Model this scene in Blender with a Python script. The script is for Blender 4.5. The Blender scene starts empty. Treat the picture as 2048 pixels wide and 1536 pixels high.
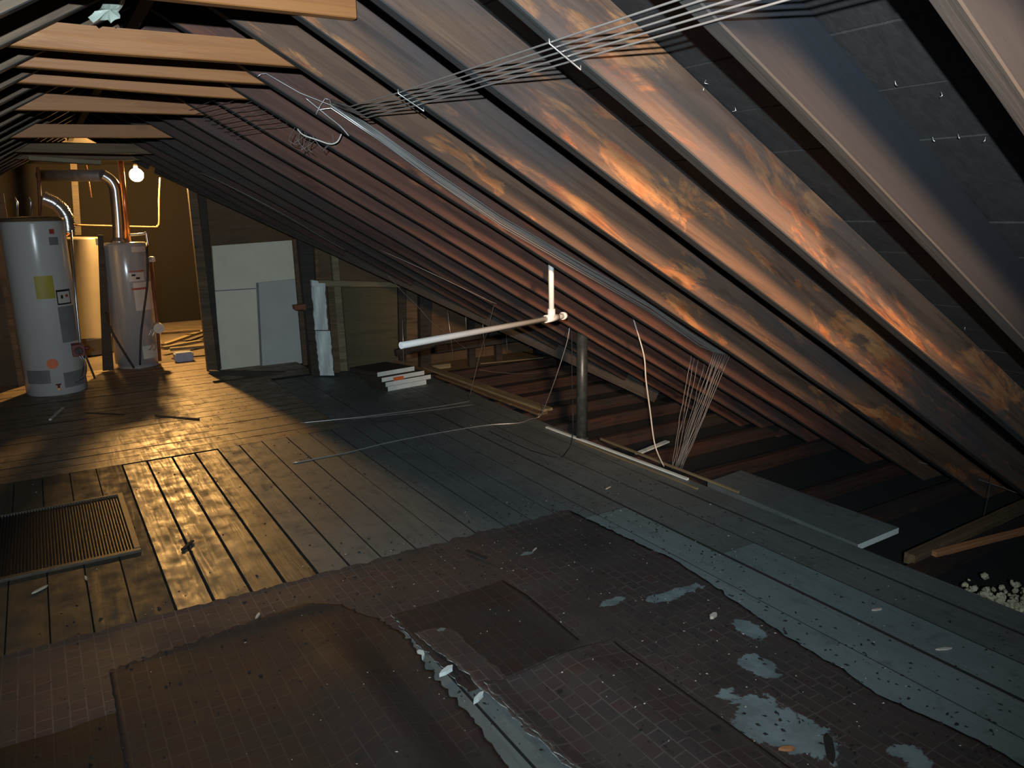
import bpy, bmesh, math, random
from mathutils import Vector, Matrix, noise
random.seed(7)
R = math.radians
S = bpy.context.scene
COL = S.collection

# ------------------------------------------------------------------ camera
H = 1.55
FPX, YAW, PITCH, ROLL = 1559.9, 0.53998, 0.22421, -0.01971
cy, sy, cp, sp = math.cos(YAW), math.sin(YAW), math.cos(PITCH), math.sin(PITCH)
FW = Vector((sy*cp, cy*cp, -sp)); RT = Vector((cy, -sy, 0)); UP = RT.cross(FW)
cr, sr = math.cos(ROLL), math.sin(ROLL)
RT, UP = cr*RT + sr*UP, -sr*RT + cr*UP
EYE = Vector((0, 0, H))
cd = bpy.data.cameras.new('camera'); cam = bpy.data.objects.new('camera', cd); COL.objects.link(cam)
cd.sensor_width = 36; cd.lens = FPX/2048*36; cd.clip_start = 0.05; cd.clip_end = 100
M = Matrix((RT, UP, -FW)).transposed().to_4x4(); M.translation = EYE
cam.matrix_world = M; S.camera = cam

# ------------------------------------------------------------------ world, lights, exposure
w = bpy.data.worlds.new('world'); S.world = w; w.use_nodes = True
w.node_tree.nodes['Background'].inputs[0].default_value = (0.55, 0.75, 1, 1)
w.node_tree.nodes['Background'].inputs[1].default_value = 0.004
vs = S.view_settings
vs.view_transform = 'Standard'; vs.look = 'None'; vs.gamma = 1; vs.use_curve_mapping = False
vs.exposure = 0.0
LIGHT = Vector((-0.22, -0.32, 1.69))
ld = bpy.data.lights.new('work_light', 'SPOT'); ld.energy = 520; ld.color = (0.80, 0.92, 1.0)
ld.spot_size = R(112); ld.spot_blend = 1.0; ld.shadow_soft_size = 0.012
lo = bpy.data.objects.new('work_light', ld); COL.objects.link(lo); lo.location = LIGHT
lo.rotation_euler = Vector((0.46, 0.88, 0.03)).to_track_quat('-Z', 'Y').to_euler()
# warm shaded lamp hung under the ridge just behind the viewer, grazing the rafters of the right slope
l2 = bpy.data.lights.new('warm_lamp', 'SPOT'); l2.energy = 1500; l2.color = (1.0, 0.60, 0.34)
l2.spot_size = R(33); l2.spot_blend = 1.0; l2.shadow_soft_size = 0.16
o2 = bpy.data.objects.new('warm_lamp', l2); COL.objects.link(o2); o2.location = (0.20, -1.15, 1.94)
o2.rotation_euler = (Vector((2.15, 2.1, 1.42))-o2.location).to_track_quat('-Z', 'Y').to_euler()
BULB_POWER = 2300

# pixel of the 2048x1536 frame -> point of the place
def ray(px, py): return FW*FPX + RT*(px-1024) - UP*(py-768)
def fl(px, py, z=0.0):
    d = ray(px, py); return EYE + d*((z-H)/d.z)
def aty(px, py, Y):
    d = ray(px, py); return EYE + d*(Y/d.y)
TP, XC = 0.57969, 4.22978              # slope of the right roof plane: z = TP*(XC-x) at the rafters' lower edges
XR = 0.40; XL = 2*XR-XC                # ridge, left eave
DZ = 0.168                             # rafter depth measured vertically
ZR = TP*(XC-XR)
CS = 1/math.sqrt(1+TP*TP)
def roof(px, py, off=0.0):
    d = ray(px, py); return EYE + d*((TP*XC+off-H)/(d.z+TP*d.x))
def rz(x): return TP*(XC-x) if x > XR else TP*(x-XL)

# ------------------------------------------------------------------ helpers
def box(bm, lo_, hi, mi=0):
    vs_ = [bm.verts.new((x, y, z)) for x in (lo_[0], hi[0]) for y in (lo_[1], hi[1]) for z in (lo_[2], hi[2])]
    for q in ((0,1,3,2),(4,6,7,5),(0,4,5,1),(2,3,7,6),(0,2,6,4),(1,5,7,3)):
        f = bm.faces.new([vs_[i] for i in q]); f.material_index = mi
    return vs_
def tube(bm, pts, r, seg=8, mi=0, caps=True):
    pts = [Vector(p) for p in pts]; rings = []
    n = len(pts); prev = None
    for i, p in enumerate(pts):
        t = (pts[min(i+1, n-1)] - pts[max(i-1, 0)]).normalized()
        if prev is None: a = t.orthogonal().normalized()
        else:
            a = prev - t*prev.dot(t)
            a = a.normalized() if a.length > 1e-6 else t.orthogonal().normalized()
        prev = a; b = t.cross(a)
        rr = r[i] if isinstance(r, (list, tuple)) else r
        rings.append([bm.verts.new(p + (a*math.cos(k*2*math.pi/seg)+b*math.sin(k*2*math.pi/seg))*rr) for k in range(seg)])
    for i in range(n-1):
        for k in range(seg):
            f = bm.faces.new((rings[i][k], rings[i][(k+1) % seg], rings[i+1][(k+1) % seg], rings[i+1][k])); f.smooth = True; f.material_index = mi
    if caps:
        for rg, fl_ in ((rings[0], True), (rings[-1], False)):
            f = bm.faces.new(rg[::-1] if fl_ else rg); f.material_index = mi
def lathe(bm, prof, c, seg=48, mi=0):
    c = Vector(c); rings = []
    for r_, z in prof:
        if r_ < 1e-5: rings.append([bm.verts.new(c+Vector((0, 0, z)))])
        else: rings.append([bm.verts.new(c+Vector((r_*math.cos(k*2*math.pi/seg), r_*math.sin(k*2*math.pi/seg), z))) for k in range(seg)])
    for a, b in zip(rings, rings[1:]):
        for k in range(seg):
            k2 = (k+1) % seg
            q = [a[k % len(a)], a[k2 % len(a)], b[k2 % len(b)], b[k % len(b)]]
            q = list(dict.fromkeys(q))
            if len(q) > 2:
                f = bm.faces.new(q); f.smooth = True; f.material_index = mi
def extr(bm, poly, vec, mi=0):
    a = [bm.verts.new(p) for p in poly]; b = [bm.verts.new(Vector(p)+Vector(vec)) for p in poly]
    n = len(a)
    bm.faces.new(a[::-1]).material_index = mi; bm.faces.new(b).material_index = mi
    for i in range(n): bm.faces.new((a[i], a[(i+1) % n], b[(i+1) % n], b[i])).material_index = mi
def smooth_path(pts, n=8):
    pts = [Vector(p) for p in pts]; out = []
    for i in range(len(pts)-1):
        p0 = pts[max(i-1, 0)]; p1 = pts[i]; p2 = pts[i+1]; p3 = pts[min(i+2, len(pts)-1)]
        for k in range(n):
            t = k/n
            out.append(0.5*((2*p1)+(p2-p0)*t+(2*p0-5*p1+4*p2-p3)*t*t+(3*p1-p0-3*p2+p3)*t**3))
    out.append(pts[-1]); return out
def tag(o, label=None, cat=None, group=None, kind=None):
    if label: o['label'] = label
    if cat: o['category'] = cat
    if group: o['group'] = group
    if kind: o['kind'] = kind
    return o
def obj(name, bm, mat, parent=None, bevel=0, origin=None):
    bmesh.ops.recalc_face_normals(bm, faces=bm.faces)
    vs_ = [v.co for v in bm.verts]
    if parent is not None: c = Vector(parent['_w'])
    elif origin is not None: c = Vector(origin)
    else:
        mn = Vector((min(v.x for v in vs_), min(v.y for v in vs_), min(v.z for v in vs_)))
        mx = Vector((max(v.x for v in vs_), max(v.y for v in vs_), max(v.z for v in vs_)))
        c = (mn+mx)/2; c.z = mn.z
    for v in bm.verts: v.co -= c
    me = bpy.data.meshes.new(name); bm.to_mesh(me); bm.free()
    for m in (mat if isinstance(mat, (list, tuple)) else [mat]): me.materials.append(m)
    o = bpy.data.objects.new(name, me); COL.objects.link(o)
    if parent is None: o.location = c
    else: o.parent = parent
    o['_w'] = list(c)
    if bevel:
        b = o.modifiers.new('bevel', 'BEVEL'); b.width = bevel; b.segments = 2; b.limit_method = 'ANGLE'
    return o
def thing(name, loc, label, cat, group=None):
    o = bpy.data.objects.new(name, None); COL.objects.link(o); o.location = loc; o.empty_display_size = 0.1
    o['_w'] = list(loc); return tag(o, label, cat, group)
def struct(name, bm, mat, **k): return tag(obj(name, bm, mat, **k), kind='structure')

# ------------------------------------------------------------------ materials
class NT:
    def __init__(s, name):
        s.m = bpy.data.materials.new(name); s.m.use_nodes = True; s.t = s.m.node_tree
        s.b = s.t.nodes['Principled BSDF']; s.tc = s.n('ShaderNodeTexCoord')
        s.oi = s.n('ShaderNodeObjectInfo')
    def n(s, ty, **k):
        nd = s.t.nodes.new(ty)
        for a, v in k.items(): setattr(nd, a, v)
        return nd
    def l(s, a, b): s.t.links.new(a, b)
    def mapped(s, scale=(1,1,1), rnd=True, src='Object'):
        mp = s.n('ShaderNodeMapping'); mp.inputs['Scale'].default_value = scale
        s.l(s.tc.outputs[src], mp.inputs[0])
        if rnd:
            ml = s.n('ShaderNodeVectorMath', operation='SCALE'); s.l(s.oi.outputs['Random'], ml.inputs['Scale'])
            ml.inputs[0].default_value = (37, 53, 71); s.l(ml.outputs[0], mp.inputs['Location'])
        return mp.outputs[0]
    def noise(s, vec, scale, detail=5, rough=.55, dist=0):
        nd = s.n('ShaderNodeTexNoise'); s.l(vec, nd.inputs['Vector'])
        nd.inputs['Scale'].default_value = scale; nd.inputs['Detail'].default_value = detail
        nd.inputs['Roughness'].default_value = rough; nd.inputs['Distortion'].default_value = dist
        return nd.outputs['Fac']
    def ramp(s, fac, stops, interp='LINEAR'):
        nd = s.n('ShaderNodeValToRGB'); s.l(fac, nd.inputs[0]); e = nd.color_ramp.elements; nd.color_ramp.interpolation = interp
        while len(e) < len(stops): e.new(0.5)
        for k, (p, c) in enumerate(stops):
            e[k].position = p; e[k].color = (*c, 1) if not isinstance(c, (int, float)) else (c, c, c, 1)
        return nd.outputs[0]
    def mix(s, fac, a, b, mode='MIX'):
        nd = s.n('ShaderNodeMix', data_type='RGBA', blend_type=mode)
        for sock, v in ((nd.inputs[0], fac), (nd.inputs[6], a), (nd.inputs[7], b)):
            if hasattr(v, 'is_linked'): s.l(v, sock)
            elif isinstance(v, (int, float)): sock.default_value = v
            else: sock.default_value = (*v, 1)
        return nd.outputs[2]
    def math(s, op, a, b=0.5):
        nd = s.n('ShaderNodeMath', operation=op)
        for sock, v in ((nd.inputs[0], a), (nd.inputs[1], b)):
            if hasattr(v, 'is_linked'): s.l(v, sock)
            else: sock.default_value = v
        return nd.outputs[0]
    def out(s, col, rough=.6, bump=None, bs=.2, bd=.01, metal=0, spec=None):
        if hasattr(col, 'is_linked'): s.l(col, s.b.inputs['Base Color'])
        else: s.b.inputs['Base Color'].default_value = (*col, 1)
        if hasattr(rough, 'is_linked'): s.l(rough, s.b.inputs['Roughness'])
        else: s.b.inputs['Roughness'].default_value = rough
        s.b.inputs['Metallic'].default_value = metal
        if spec is not None: s.b.inputs['Specular IOR Level'].default_value = spec
        if bump is not None:
            nd = s.n('ShaderNodeBump'); nd.inputs['Strength'].default_value = bs; nd.inputs['Distance'].default_value = bd
            s.l(bump, nd.inputs['Height']); s.l(nd.outputs[0], s.b.inputs['Normal'])
        return s.m

def wood(name, dark, mid, light, patch=0.5, soot=(0.05, 0.05, 0.058), sootamt=.5, rough=.75, grain=1.0, knots=True):
    m = NT(name); v = m.mapped((1, 1, 1))
    st = m.mapped((0.9, 9, 9))
    warp = m.noise(st, 1.6, 4, .6, 1.2)
    gr = m.noise(m.mapped((1.2, 45, 45)), 1.0, 5, .6, .6)
    base = m.ramp(warp, [(.3, dark), (.5, mid), (.68, mid)])
    pt = m.ramp(m.noise(m.mapped((1.5, 6, 6)), 1.15, 9, .68, .7), [(patch, 0.0), (patch+.055, 1.0)])
    lt = m.mix(m.ramp(m.noise(m.mapped((3, 9, 9)), 2.0, 5, .6), [(.42, 0.0), (.6, 1.0)]), light, tuple(c*k for c, k in zip(light, (.75, .5, .42))))
    base = m.mix(pt, base, lt)
    so = m.ramp(m.noise(m.mapped((.9, 3.2, 3.2)), .95, 6, .58, .5), [(.62-sootamt*.3, 0.0), (.80-sootamt*.3, 1.0)])
    base = m.mix(m.math('MULTIPLY', so, .85), base, soot)
    base = m.mix(m.math('MULTIPLY', m.ramp(gr, [(.42, 1.0), (.55, 0.0)]), .38*grain), base, tuple(c*.35 for c in dark))
    if knots:
        vo = m.n('ShaderNodeTexVoronoi'); vo.inputs['Scale'].default_value = 1.0
        m.l(m.mapped((2.2, 7, 7)), vo.inputs['Vector'])
        kn = m.ramp(vo.outputs['Distance'], [(.05, 1.0), (.10, .35), (.16, 0.0)])
        base = m.mix(m.math('MULTIPLY', kn, .75), base, tuple(c*.3 for c in dark))
    return m.out(base, rough, m.math('ADD', gr, warp), .35, .006)

M_RAFTER = wood('old_rafter_wood', (0.0459, 0.0243, 0.0152), (0.1080, 0.0621, 0.0378), (0.3132, 0.1458, 0.0540), .53, (0.0405, 0.0415, 0.0475), .45, grain=.7)
M_RAFG = wood('dimmed_dusty_grey_rafter_wood', (0.0050, 0.0050, 0.0062), (0.0073, 0.0077, 0.0099), (0.0234, 0.0146, 0.0097), .60, (0.0051, 0.0071, 0.0116), 1.0, grain=.5)  # dusty grey wood, darkened further to imitate weak beam light on the nearest rafters
M_RAFR = wood('red_brown_rafter_wood', (0.0485, 0.0178, 0.0105), (0.1091, 0.0444, 0.0275), (0.2422, 0.0969, 0.0404), .60, (0.0363, 0.0323, 0.0339), .45, grain=.8)
M_RAFL = wood('left_slope_rafter_wood', (0.0651, 0.0429, 0.0252), (0.1487, 0.0987, 0.0590), (0.2045, 0.1373, 0.0786), .60, (0.0837, 0.0686, 0.0512), .6, grain=.6)
M_RAFB = wood('grey_lower_edge', (0.0205, 0.0185, 0.0152), (0.0307, 0.0283, 0.0250), (0.0461, 0.0381, 0.0272), .62, (0.0282, 0.0299, 0.0299), .8, grain=.4, knots=False)  # rafter undersides, a darker and greyer wood than the sides
M_JOIST = wood('old_joist_wood', (0.0188, 0.0083, 0.0056), (0.0450, 0.0188, 0.0112), (0.0750, 0.0338, 0.0169), .6, (0.0188, 0.0195, 0.0188), .6)
M_SHEATH = wood('dark_sheathing', (0.0096, 0.0090, 0.0084), (0.0192, 0.0174, 0.0162), (0.0300, 0.0258, 0.0204), .62, (0.0132, 0.0144, 0.0156), .6, knots=False)
M_PINE = wood('new_pine', (0.2415, 0.0932, 0.0242), (0.2952, 0.1217, 0.0335), (0.3622, 0.1813, 0.0595), .56, (0.2415, 0.1036, 0.0298), .2, .6, .3)
M_STUD = wood('brown_stud', (0.0780, 0.0520, 0.0260), (0.1495, 0.0975, 0.0494), (0.2210, 0.1560, 0.0780), .6, (0.0650, 0.0585, 0.0455), .5)
M_STUDD = wood('dark_stud', (.025, .02, .014), (.045, .036, .025), (.07, .055, .035), .6, (.03, .03, .028), .5)
M_TAN = wood('tan_stud', (.16, .13, .07), (.24, .20, .11), (.30, .25, .14), .6, (.12, .11, .08), .4)
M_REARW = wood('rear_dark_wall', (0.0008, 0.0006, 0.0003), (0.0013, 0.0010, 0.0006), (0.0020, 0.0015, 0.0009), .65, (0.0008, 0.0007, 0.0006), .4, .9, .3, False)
M_BROWN = wood('brown_panel', (0.0855, 0.0525, 0.0270), (0.1235, 0.0788, 0.0390), (0.1520, 0.0963, 0.0450), .65, (0.0760, 0.0525, 0.0300), .4, .8, .3, False)
M_OLIVE = wood('olive_panel', (0.0750, 0.0660, 0.0330), (0.1050, 0.0900, 0.0450), (0.1350, 0.1170, 0.0600), .65, (0.0750, 0.0675, 0.0450), .4, .8, .3, False)
M_ORANGE = wood('orange_lath', (.28, .12, .05), (.42, .19, .08), (.5, .25, .11), .6, (.2, .1, .06), .3)

def floorpaint(name, a, b, worn, wamt, grain, gloss=.42):
    m = NT(name); v = m.mapped(rnd=False)
    n1 = m.noise(v, 1.6, 6, .6, .5); n2 = m.noise(v, 9, 6, .65)
    col = m.ramp(n1, [(.3, a), (.65, b)])
    gr = m.noise(m.mapped((40, 2.2, 10), False), 1.0, 5, .6, 1.4)
    wp = m.ramp(m.noise(v, 3.1, 6, .68), [(wamt, 0.0), (wamt+.16, 1.0)])
    col = m.mix(m.math('MULTIPLY', wp, .8), col, worn)
    col = m.mix(m.math('MULTIPLY', m.ramp(gr, [(.40, 1.0), (.54, 0.0)]), grain), col, tuple(c*.35 for c in a))
    dirt = m.ramp(n2, [(.56, 0.0), (.74, 1.0)])
    col = m.mix(m.math('MULTIPLY', dirt, .55), col, (.022, .02, .018))
    sp_ = m.ramp(m.noise(v, 55, 3, .6), [(.68, 0.0), (.74, 1.0)])
    col = m.mix(m.math('MULTIPLY', sp_, .7), col, (.02, .018, .016))
    ro = m.ramp(m.math('ADD', m.math('MULTIPLY', n2, .6), m.math('MULTIPLY', gr, .4)), [(.38, gloss-.05), (.62, gloss+.32)])
    return m.out(col, ro, m.math('ADD', gr, n2), .25, .004)
M_PAINT = floorpaint('grey_floor_paint', (0.0936, 0.1092, 0.1053), (0.1326, 0.1560, 0.1521), (0.1092, 0.1053, 0.0897), .56, .12, .48)
M_TEAL = floorpaint('pale_grey_floor_paint', (0.1360, 0.1768, 0.1802), (0.1836, 0.2346, 0.2380), (0.1292, 0.1496, 0.1428), .60, .10, .5)
M_BROWNF = floorpaint('brown_floor_boards', (.045, .038, .025), (.075, .062, .042), (.09, .07, .04), .5, .25, .62)
M_WORN = floorpaint('worn_floor_boards', (.10, .085, .06), (.15, .125, .08), (.20, .155, .09), .46, .85, .40)
M_FAR = floorpaint('dusty_far_boards', (.14, .105, .065), (.22, .165, .105), (.28, .22, .15), .5, .15, .40)
M_DARK = NT('subfloor_dark').out((.012, .011, .010), .95)

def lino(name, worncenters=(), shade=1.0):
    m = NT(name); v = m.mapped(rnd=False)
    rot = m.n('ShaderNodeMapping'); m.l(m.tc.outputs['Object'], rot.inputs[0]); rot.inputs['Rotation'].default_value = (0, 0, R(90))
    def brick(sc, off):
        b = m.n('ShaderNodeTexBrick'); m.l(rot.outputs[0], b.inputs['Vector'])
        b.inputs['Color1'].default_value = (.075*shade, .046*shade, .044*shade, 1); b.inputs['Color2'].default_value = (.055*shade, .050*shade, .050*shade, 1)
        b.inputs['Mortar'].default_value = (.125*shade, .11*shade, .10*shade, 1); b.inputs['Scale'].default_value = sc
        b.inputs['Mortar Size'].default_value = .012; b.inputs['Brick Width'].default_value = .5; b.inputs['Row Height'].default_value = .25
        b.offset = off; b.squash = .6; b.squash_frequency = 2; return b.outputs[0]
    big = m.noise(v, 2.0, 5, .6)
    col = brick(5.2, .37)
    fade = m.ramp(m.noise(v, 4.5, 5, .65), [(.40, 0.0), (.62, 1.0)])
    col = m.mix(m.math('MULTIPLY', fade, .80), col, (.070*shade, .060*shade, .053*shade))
    col = m.mix(m.math('MULTIPLY', m.ramp(big, [(.5, 0.0), (.66, 1.0)]), .6), col, (.030, .026, .024))
    sp_ = m.ramp(m.noise(v, 38, 4, .7), [(.64, 0.0), (.70, 1.0)])
    col = m.mix(m.math('MULTIPLY', sp_, .8), col, (.012, .011, .010))
    for (cx, cy_, rx, ry, amt) in worncenters:
        # worn-through places of their own shape, baring the painted boards
        sub = m.n('ShaderNodeVectorMath', operation='SUBTRACT'); m.l(m.tc.outputs['Object'], sub.inputs[0]); sub.inputs[1].default_value = (cx, cy_, 0)
        sc = m.n('ShaderNodeVectorMath', operation='MULTIPLY'); m.l(sub.outputs[0], sc.inputs[0]); sc.inputs[1].default_value = (1/rx, 1/ry, 0)
        ln = m.n('ShaderNodeVectorMath', operation='LENGTH'); m.l(sc.outputs[0], ln.inputs[0])
        f = m.math('SUBTRACT', m.math('ADD', m.math('MULTIPLY', m.noise(v, 5.5, 6, .65, .4), 2.2), amt), ln.outputs['Value'])
        f = m.ramp(f, [(.48, 0.0), (.54, 1.0)])
        col = m.mix(f, col, m.ramp(m.noise(v, 12, 4), [(.35, (.12, .16, .165)), (.6, (.19, .25, .26))]))
    return m.out(col, m.ramp(big, [(.3, .62), (.7, .85)]), m.noise(v, 14, 5), .4, .006, spec=.3)

def plain(name, col, rough=.5, metal=0, var=.25, sc=6, bump=.1):
    m = NT(name); v = m.mapped(); n = m.noise(v, sc, 5, .6)
    c = m.ramp(n, [(.3, tuple(x*(1-var) for x in col)), (.7, tuple(min(1, x*(1+var*.4)) for x in col))])
    return m.out(c, rough, n, bump, .004, metal)
M_FOAM = plain('cream_foam', (0.7540, 0.7540, 0.6090), .7, 0, .12, 3)
M_FOAMG = plain('grey_foam', (0.5460, 0.5720, 0.5460), .7, 0, .12, 3)
M_WHITEB = plain('white_board', (.66, .74, .72), .6, 0, .15, 8)
M_PVC = plain('white_pvc', (.80, .80, .76), .3, 0, .08, 10, .02)
M_ENAMEL = plain('white_enamel', (.56, .56, .54), .22, 0, .06, 2, .01)
M_ENAMELG = plain('grey_enamel', (.36, .38, .40), .2, .1, .08, 2, .01)
M_TANTANK = plain('tan_tank', (0.1224, 0.1116, 0.0864), .45, 0, .2, 4)
M_STEEL = plain('galvanised_steel', (.55, .55, .55), .28, .9, .15, 12, .05)
M_FOIL = plain('crumpled_foil', (.75, .72, .66), .25, .85, .2, 30, .6)
M_WIRE = plain('steel_wire', (.62, .62, .60), .35, .75, .1, 20, .02)
M_WIRED = plain('dull_wire', (.22, .21, .20), .55, .4, .3, 20, .02)
M_BLACK = plain('black_rubber', (.015, .015, .016), .5, 0, .1)
M_IRON = plain('black_iron', (.045, .055, .055), .38, .2, .4, 25, .2)
M_COPPER = plain('copper', (.80, .32, .12), .3, .7, .2, 14, .05)
M_RUST = plain('rusty_pipe', (.22, .08, .04), .6, .2, .4, 14, .1)
M_RED = plain('red_valve', (.20, .03, .025), .5, 0, .3)
M_YELLOW = plain('yellow_sticker', (.42, .36, .04), .5, 0, .15)
M_PAPER = plain('white_sticker', (.62, .58, .52), .5, 0, .1)
M_GREYL = plain('grey_label', (.22, .22, .22), .5, 0, .2)
M_REDL = plain('red_print', (.42, .07, .05), .5)
M_ORNG = plain('orange_sticker', (.75, .16, .04), .5)
M_BLUE = plain('blue_box_plastic', (.28, .36, .50), .45)
M_GRATE = plain('brown_grille_metal', (.06, .05, .035), .6, 0, .3, 20, .1)
M_CABLE = plain('white_cable', (.62, .60, .54), .5)
M_CHIPL = plain('pale_chips', (.55, .50, .42), .8)
M_CHIPD = plain('dark_crumbs', (.012, .011, .010), .9)
M_INSUL = plain('pale_insulation', (.46, .44, .30), .95, 0, .5, 30, 1.0)
M_CONC = plain('rear_rubble_floor', (.13, .11, .085), .9, 0, .4, 5, .6)
m_ = NT('bulb_glow'); m_.b.inputs['Emission Color'].default_value = (1, .52, .15, 1); m_.b.inputs['Emission Strength'].default_value = BULB_POWER
M_BULB = m_.out((1, .8, .5), .3)
m_ = NT('torn_edge'); M_TORN = m_.out(m_.ramp(m_.noise(m_.mapped(), 40, 4), [(.4, (.10, .10, .085)), (.62, (.50, .55, .50))]), .8)

# ------------------------------------------------------------------ the setting: floor
YS = 5.33
def plank(bm, x0, x1, y0, y1, mi, gap=.003, drop=None):
    dz = random.uniform(-.0015, .0015) if drop is None else drop
    b = bm; g = gap/2
    x0 += g; x1 -= g; y0 += .001; y1 -= .001
    e = .0009
    top = [b.verts.new(p) for p in ((x0+e, y0+e, dz), (x1-e, y0+e, dz), (x1-e, y1-e, dz), (x0+e, y1-e, dz))]
    mid = [b.verts.new(p) for p in ((x0, y0, dz-e), (x1, y0, dz-e), (x1, y1, dz-e), (x0, y1, dz-e))]
    bot = [b.verts.new(p) for p in ((x0, y0, -.020), (x1, y0, -.020), (x1, y1, -.020), (x0, y1, -.020))]
    b.faces.new(top).material_index = mi
    for A, B, q in ((top, mid, 5), (mid, bot, 5)):       # grime-filled joints
        for i in range(4): b.faces.new((A[i], B[i], B[(i+1) % 4], A[(i+1) % 4])).material_index = q
bm = bmesh.new()
xs = [-3.0, -2.7, -2.4, -2.1, -1.8, -1.5, -1.2, -1.0, -.86, -.72, -.57, -.43, -.285, -.14, .005, .15, .295, .44, .59, .73, .875, 1.02, 1.17, 1.34, 1.5, 1.66, 1.82, 1.97, 2.12, 2.29, 2.475, 2.69, 2.88]
for a, b_ in zip(xs, xs[1:]):
    mi = 1 if .28 < a < .74 else (7 if a < .28 else 0 if a < 2.0 else 3)
    gap = .012 if .28 < a < .88 else (.005 if a < 2.4 else .004)
    if a == 2.475:
        plank(bm, a+.005, b_, -.8, 2.32, 3, .010); plank(bm, a+.005, b_, 2.32, YS, 0, .010); continue
    if 2.0 < a < 2.4:
        plank(bm, a, b_, -.8, 3.0, 3, .005); plank(bm, a, b_, 3.0, YS, 0, .004); continue
    if .28 < a < .74 :
        g2 = .012
        plank(bm, a, b_, -.8, 3.1, 0, .006); plank(bm, a, b_, 3.1, YS-.03, 1, g2); continue
    if a == 2.69: mi = 0
    plank(bm, a, b_, -.8, YS, mi, gap)
plank(bm, 2.88, 3.04, -.8, 3.2, 0, .008, .004); plank(bm, 2.88, 3.03, 3.2, 6.95, 0, .003)
y = YS; k = 0
while y < 8.85:
    wd = .145 + random.uniform(-.02, .03); xe = 1.75 if y < 7.3 else 2.2
    plank(bm, -3.0, xe-.3-.4*(k % 2), y, y+wd, 4, 0.0); plank(bm, xe-.3-.4*(k % 2), xe, y, y+wd, 4, 0.0)
    y += wd+.006; k += 1
xs = [1.75, 2.0, 2.25, 2.49, 2.69, 2.88]
for a, b_ in zip(xs, xs[1:]): plank(bm, a, b_, YS, 7.28, 0, .003)
box(bm, (-3.2, -.8, -.05), (3.02, 8.9, -.021), 5)
box(bm, (-3.2, 8.9, -.08), (4.6, 12.3, -.015), 6)
struct('floor', bm, [M_PAINT, M_WORN, M_STUD, M_TEAL, M_FAR, M_DARK, M_CONC, M_BROWNF], origin=(0, 0, 0))
bm = bmesh.new(); box(bm, (3.02, -.8, -.20), (4.9, 8.9, -.135))
struct('floor_lower_ceiling', bm, NT('void_dark').out((.004, .004, .004), 1), origin=(0, 0, 0))

# ------------------------------------------------------------------ roof sheathing (boards run along the ridge)
def xv(y): return 1.38 + (7.21-y)/.887        # valley line on the right slope
def sheath(name, sgn, xa, xb, ya, yb, lim=None):
    bm = bmesh.new(); x = xa; wd = .155
    ax = Vector((sgn, 0, -TP)).normalized()*1.0; n = Vector((sgn*TP, 0, 1)).normalized()
    i = 0
    while x < xb:
        x2 = min(x+wd, xb); ye = yb
        if lim: ye = min(yb, lim(x2))
        z0 = TP*(XC-XR-x)+DZ; z1 = TP*(XC-XR-x2)+DZ; g = .004
        j = random.uniform(0, .004)
        X0 = XR+sgn*(x+g/2); X1 = XR+sgn*(x2-g/2)
        for y0, y1 in ((ya, ye),):
            p = [(X0, y0, z0+j-TP*g/2), (X1, y0, z1+j+TP*g/2), (X1, y1, z1+j+TP*g/2), (X0, y1, z0+j-TP*g/2)]
            extr(bm, p, (0, 0, .02))
        x = x2; i += 1
    # roofing felt above the gaps
    ye = yb
    extr(bm, [(XR, ya, ZR+DZ+.024), (XR+sgn*xb, ya, ZR+DZ+.024-TP*xb), (XR+sgn*xb, min(yb, lim(xb)) if lim else yb, ZR+DZ+.024-TP*xb), (XR, yb if not lim else min(yb, lim(0)), ZR+DZ+.024)], (0, 0, .01))
    return struct(name, bm, M_SHEATH, origin=(XR, 0, 2.2))
sheath('ceiling_right', 1, 0, 4.5, -1.2, 8.3, lambda t: 7.21-.887*(t+XR-1.38)+.1)
sheath('ceiling_left', -1, 0, 4.2, -1.2, 8.3)
# cross roof beyond the valley
def z2(y): return .653*y-3.05+DZ
bm = bmesh.new()
for k in range(12):
    y0 = 4.55+k*.33; y1 = y0+.326
    xa = lambda y: max(.2, XR+(8.06-y)/.887)
    if y1 < 8.5: extr(bm, [(xa(y0), y0, z2(y0)), (4.7, y0, z2(y0)), (4.7, y1, z2(y1)), (xa(y1), y1, z2(y1))], (0, 0, .02))
extr(bm, [(-3.4, 8.3, 2.48), (4.7, 8.3, 2.48), (4.7, 12.4, 2.2), (-3.4, 12.4, 2.2)], (0, 0, .03))
struct('ceiling_rear', bm, M_SHEATH, origin=(0, 8, 2))

# ------------------------------------------------------------------ walls
def pv(p, Y): return aty(p[0], p[1], Y)
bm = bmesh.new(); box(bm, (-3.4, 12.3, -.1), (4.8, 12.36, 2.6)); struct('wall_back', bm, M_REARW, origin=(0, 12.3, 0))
bm = bmesh.new(); extr(bm, [(1.36, 8.16, -.02), (2.5, 8.16, -.02), (2.5, 8.16, 2.1), (1.36, 8.16, 2.1)], (0, .03, 0)); struct('wall_partition', bm, M_BROWN, origin=(1.4, 8.16, 0))
bm = bmesh.new(); box(bm, (2.17, 7.36, -.05), (4.7, 7.39, 1.74)); box(bm, (2.29, 7.39, -.02), (2.31, 8.05, 1.74)); struct('wall_right', bm, M_BROWN, origin=(2.2, 7.36, 0))
bm = bmesh.new(); extr(bm, [(-3.2, 8.55, -.02), (-.17, 8.55, -.02), (-.17, 8.55, 1.75), (-1.3, 8.55, 1.22), (-3.2, 8.55, .1)], (0, .03, 0)); struct('wall_left', bm, M_BROWN, origin=(-1.5, 8.55, 0))
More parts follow.
